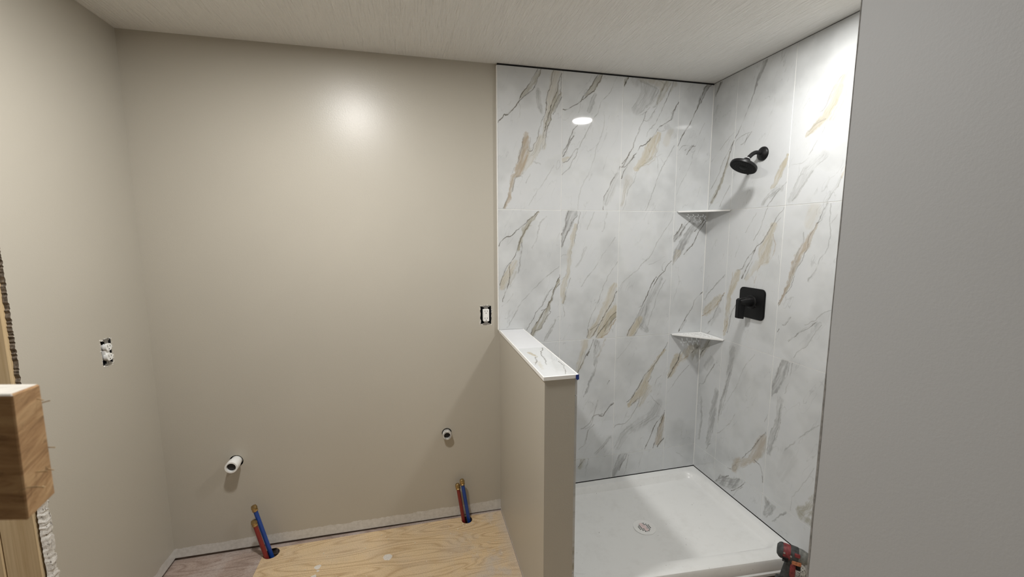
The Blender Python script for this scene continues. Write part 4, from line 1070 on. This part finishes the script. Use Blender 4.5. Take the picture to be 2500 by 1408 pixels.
stub(DR2[0], DR2[1], .030, .0222, .0243, 'dark-mouthed drain pipe stub low on wall above right water lines', M_PVCD, .006)

M_RED = plain('red_pex', (.22, .022, .02), .35, var=.12, scale=12)
M_BLUE = plain('blue_pex', (.012, .06, .30), .35, var=.12, scale=12)
M_BRASS = plain('brass_cap', (.42, .30, .14), .3, 1.0, var=.25, scale=50)
def pex(bot, top, mat, lab):
    bot, top = Vector(bot), Vector(top); d = (top - bot).normalized()
    r = empty('water_pipe', (bot.x, bot.y, 0), lab, 'pipe')
    O = Vector((bot.x, bot.y, 0)); b2 = bot - d * .09
    bm = bmesh.new(); tube(bm, [b2 - O, bot - O, (bot + top) / 2 - O, top - O], .0098, 16); build('tube', bm, mat, r, True)
    bm = bmesh.new(); lathe(bm, [(-.016, .0100), (-.016, .0128), (-.011, .0132), (-.010, .0118), (-.004, .0118), (-.003, .0136), (.004, .0136), (.006, .0125), (.012, .011), (.0145, .006), (.015, .001)], top - O, d, 24); build('end_cap', bm, M_BRASS, r, True)
pex((-2.4535, -.036, -.002), (-2.509, -.036, .252), M_BLUE, 'blue capped water pipe of the left pair, leaning and taller')
pex((-2.4660, -.060, -.002), (-2.506, -.060, .190), M_RED, 'red capped water pipe of the left pair, leaning and shorter')
pex((-1.4840, -.024, -.002), (-1.5125, -.024, .208), M_RED, 'red capped water pipe of the right pair near half wall')
pex((-1.4545, -.024, -.002), (-1.4880, -.024, .230), M_BLUE, 'blue capped water pipe of the right pair near half wall')

# ------------------------------------------------------------------ rough framing on the left
st = empty('door_framing', (XL - .1, -.68, 0), 'pale wood framing studs exposed at the torn end of left wall', 'framing')
for k, (x0, x1, y0) in enumerate(((XL - .0135 - .089, XL - .0135, -.640), (XL - .0135 - .180, XL - .0135 - .091, -.643), (XL - .0135 - .271, XL - .0135 - .182, -.640))):
    bm = bmesh.new(); box(bm, (x0, y0, -.001), (x1, y0 + .038, CEIL - .001), .002, 1); build('stud', W(st, bm), M_STUD, st)
# sawn block close to the camera
N = NT('sawn_lumber'); c = N.coord((6, 6, 60), (math.radians(14), math.radians(10), 0))
f = N.noise(c, 2.0, 5, .65, .8); dk = N.ramp(N.noise(N.coord((12, 12, 40), (.3, .2, 0)), 3.0, 5, .7), [(.62, (0, 0, 0)), (.70, (.85, .85, .85))])
zc = N.math('MULTIPLY', N.math('SUBTRACT', sep(N, N.coord())[2], 1.37), 10.0, True)
body_c = N.ramp(f, [(.25, (.17, .09, .04)), (.5, (.37, .215, .10)), (.75, (.53, .35, .18))])
N.col(N.mix(dk, body_c, (.08, .05, .03))).set(.8, spec=.2); N.bump(f, .6, .002)
M_BLOCK = N.m
M_BTOP = plain('lit_block_top', (.66, .63, .57), .8, var=.15, scale=70)  # lamp light on the block's top, put into its colour
FT, RT = Vector((-1.99121, -1.81737, 1.46466)), Vector((-2.01197, -1.76688, 1.45593))
RB, FB = Vector((-2.00262, -1.78057, 1.36817)), Vector((-1.98293, -1.83075, 1.37735))
Ld = Vector((-.965, .215, .0)) * .30
bl = empty('framing_block', (-2.30, -1.73, 0), 'sawn end of a lumber block jutting in from the left edge', 'lumber')
bm = bmesh.new()
def ring_pts(t):
    return [FB + Ld * t, RB + Ld * t, RT + Ld * t, FT + Ld * t]
R0 = [bm.verts.new(p) for p in ring_pts(0)]; R1 = [bm.verts.new(p) for p in ring_pts(1)]
bm.faces.new(R0); bm.faces.new(R1[::-1]); 
for k in range(4): bm.faces.new((R0[k], R0[(k + 1) % 4], R1[(k + 1) % 4], R1[k]))
bmesh.ops.bevel(bm, geom=[e for e in bm.edges], offset=.0012, segments=1, affect='EDGES')
blk = build('lumber', W(bl, bm), M_BLOCK, bl)
blk.data.materials.append(M_BTOP)
for p in blk.data.polygons:
    if p.normal.z > .8: p.material_index = 1  # upward faces take the paler, lit colour
bm = bmesh.new(); box(bm, (-2.345, -1.80, .0), (-2.256, -1.66, CEIL - .001)); build('stud', W(bl, bm), M_STUD, bl)
bm = bmesh.new()
for k in range(9):
    t = random.random(); u_ = random.random(); p = FT.lerp(RT, u_).lerp(FB.lerp(RB, u_), .1 + .85 * t)
    tube(bm, [p + Vector((-.004, 0, 0)), p + Vector((.002 + random.random() * .004, random.uniform(-.004, .004), random.uniform(-.003, .003)))], .0004, 5)
build('splinters', W(bl, bm), M_STUD, bl)['kind'] = 'stuff'

# ------------------------------------------------------------------ impact driver at the corner of the pan
M_TR_ = plain('worn_red_plastic', (.20, .028, .03), .55, var=.5, scale=70)
M_TG = plain('charcoal_rubber', (.045, .048, .048), .7, var=.5, scale=60)
M_NOSE = plain('grey_gear_case', (.19, .195, .18), .45, .4, var=.4, scale=70)
M_ORG = plain('worn_orange_plate', (.45, .16, .07), .5, var=.45, scale=90)
th = math.radians(-44)
dr = empty('impact_driver', (-.168, -.872, .0228), 'worn red and black cordless impact driver standing by shower pan corner', 'power tool', None, (0, 0, th))
AX = Vector((1, 0, -.06)).normalized(); hc = Vector((0, 0, .195))     # local x is the tool axis
bm = bmesh.new(); lathe(bm, [(-.060, .010), (-.058, .021), (-.052, .028), (-.043, .0310), (-.026, .0318), (-.006, .0305), (.006, .0300)], hc, AX, 28); build('motor_housing', bm, M_TR_, dr, True)
bm = bmesh.new(); lathe(bm, [(-.0615, .006), (-.060, .020), (-.053, .0287), (-.047, .0318), (-.041, .0322), (-.041, .030)], hc, AX, 28); build('rear_cap', bm, M_TG, dr, True)
bm = bmesh.new(); lathe(bm, [(-.014, .0322), (-.008, .0332), (.012, .0325), (.016, .030)], hc, AX, 28); build('rubber_band', bm, M_TG, dr, True)
bm = bmesh.new(); lathe(bm, [(.010, .0308), (.030, .0300), (.046, .0245), (.052, .0215), (.0525, .010), (.064, .0095), (.066, .0075)], hc, AX, 28); build('gear_case', bm, M_NOSE, dr, True)
bm = bmesh.new(); box(bm, (-.008, -.0345, .168), (.026, -.026, .185), .003); build('name_plate', bm, M_ORG, dr, True)
bm = bmesh.new(); box(bm, (.000, -.0325, .203), (.020, -.024, .219), .003); build('side_panel', bm, M_TR_, dr, True)
for x, z in ((-.036, .208), (-.012, .201)):
    bm = bmesh.new(); lathe(bm, [(0, .0042), (.0015, .0038), (.0018, .001)], (x, -.0315, z), (0, -1, .1), 12); build('housing_screw', bm, M_YOKE, dr, True)
for k in range(4):
    bm = bmesh.new(); box(bm, (-.042, -.0335 + .001 * k, .186 - .006 * k), (-.020, -.026, .189 - .006 * k), .001, 1); build('vent_slot', bm, M_SLOT, dr)
sec = [(-.004, .176, .024, .019), (-.010, .150, .0205, .0165), (-.018, .110, .0205, .0165), (-.022, .075, .023, .018), (-.020, .058, .030, .024)]
bm = bmesh.new(); prev = None
for cx, cz, rx, ry in sec:
    ring = [bm.verts.new((cx + rx * math.cos(a), ry * math.sin(a), cz)) for a in [2 * math.pi * k / 20 for k in range(20)]]
    if prev:
        for k in range(20): bm.faces.new((prev[k], prev[(k + 1) % 20], ring[(k + 1) % 20], ring[k]))
    else: bm.faces.new(ring)
    prev = ring
bm.faces.new(prev); build('handle', bm, M_TG, dr, True)
bm = bmesh.new(); box(bm, (-.012, -.0215, .096), (.010, .0215, .160), .008, 3); build('handle_panel', bm, M_TR_, dr, True)
bm = bmesh.new(); box(bm, (.010, -.008, .128), (.028, .008, .156), .005, 3); build('trigger', bm, M_SLOT, dr, True)
bm = bmesh.new(); box(bm, (-.056, -.030, .0), (.030, .030, .030), .006, 3); build('battery', bm, M_TR_, dr, True)
bm = bmesh.new(); box(bm, (-.058, -.032, .0305), (.034, .032, .060), .008, 3); build('battery_base', bm, M_TG, dr, True)
bm = bmesh.new(); tube(bm, spline([(-.040, -.030, .050), (-.052, -.040, .075), (-.050, -.044, .098), (-.034, -.043, .104), (-.028, -.040, .092)], 5), .0022, 8); build('belt_hook', bm, M_SLOT, dr, True)

# pale speckled lump behind the driver
bm = bmesh.new(); bmesh.ops.create_icosphere(bm, subdivisions=3, radius=1)
for v_ in bm.verts:
    p = v_.co; k = 1 + .06 * math.sin(7 * p.x + 3) * math.cos(6 * p.y) ; v_.co = Vector((p.x * .030 * k, p.y * .030 * k, max(p.z, -.85) * .055 + .0467))
bmesh.ops.translate(bm, verts=bm.verts[:], vec=(-.085, -.838, .0225))
N = NT('speckled_sponge'); f = N.noise(N.coord(), 210, 3); N.col(N.ramp(f, [(.38, (.14, .13, .11)), (.5, (.60, .58, .53)), (.7, (.70, .68, .63))])).set(.95); N.bump(f, .5, .002)
tag(build('sponge', bm, N.m, None, True), 'pale speckled sponge behind the red driver, by the grey wall edge', 'sponge')
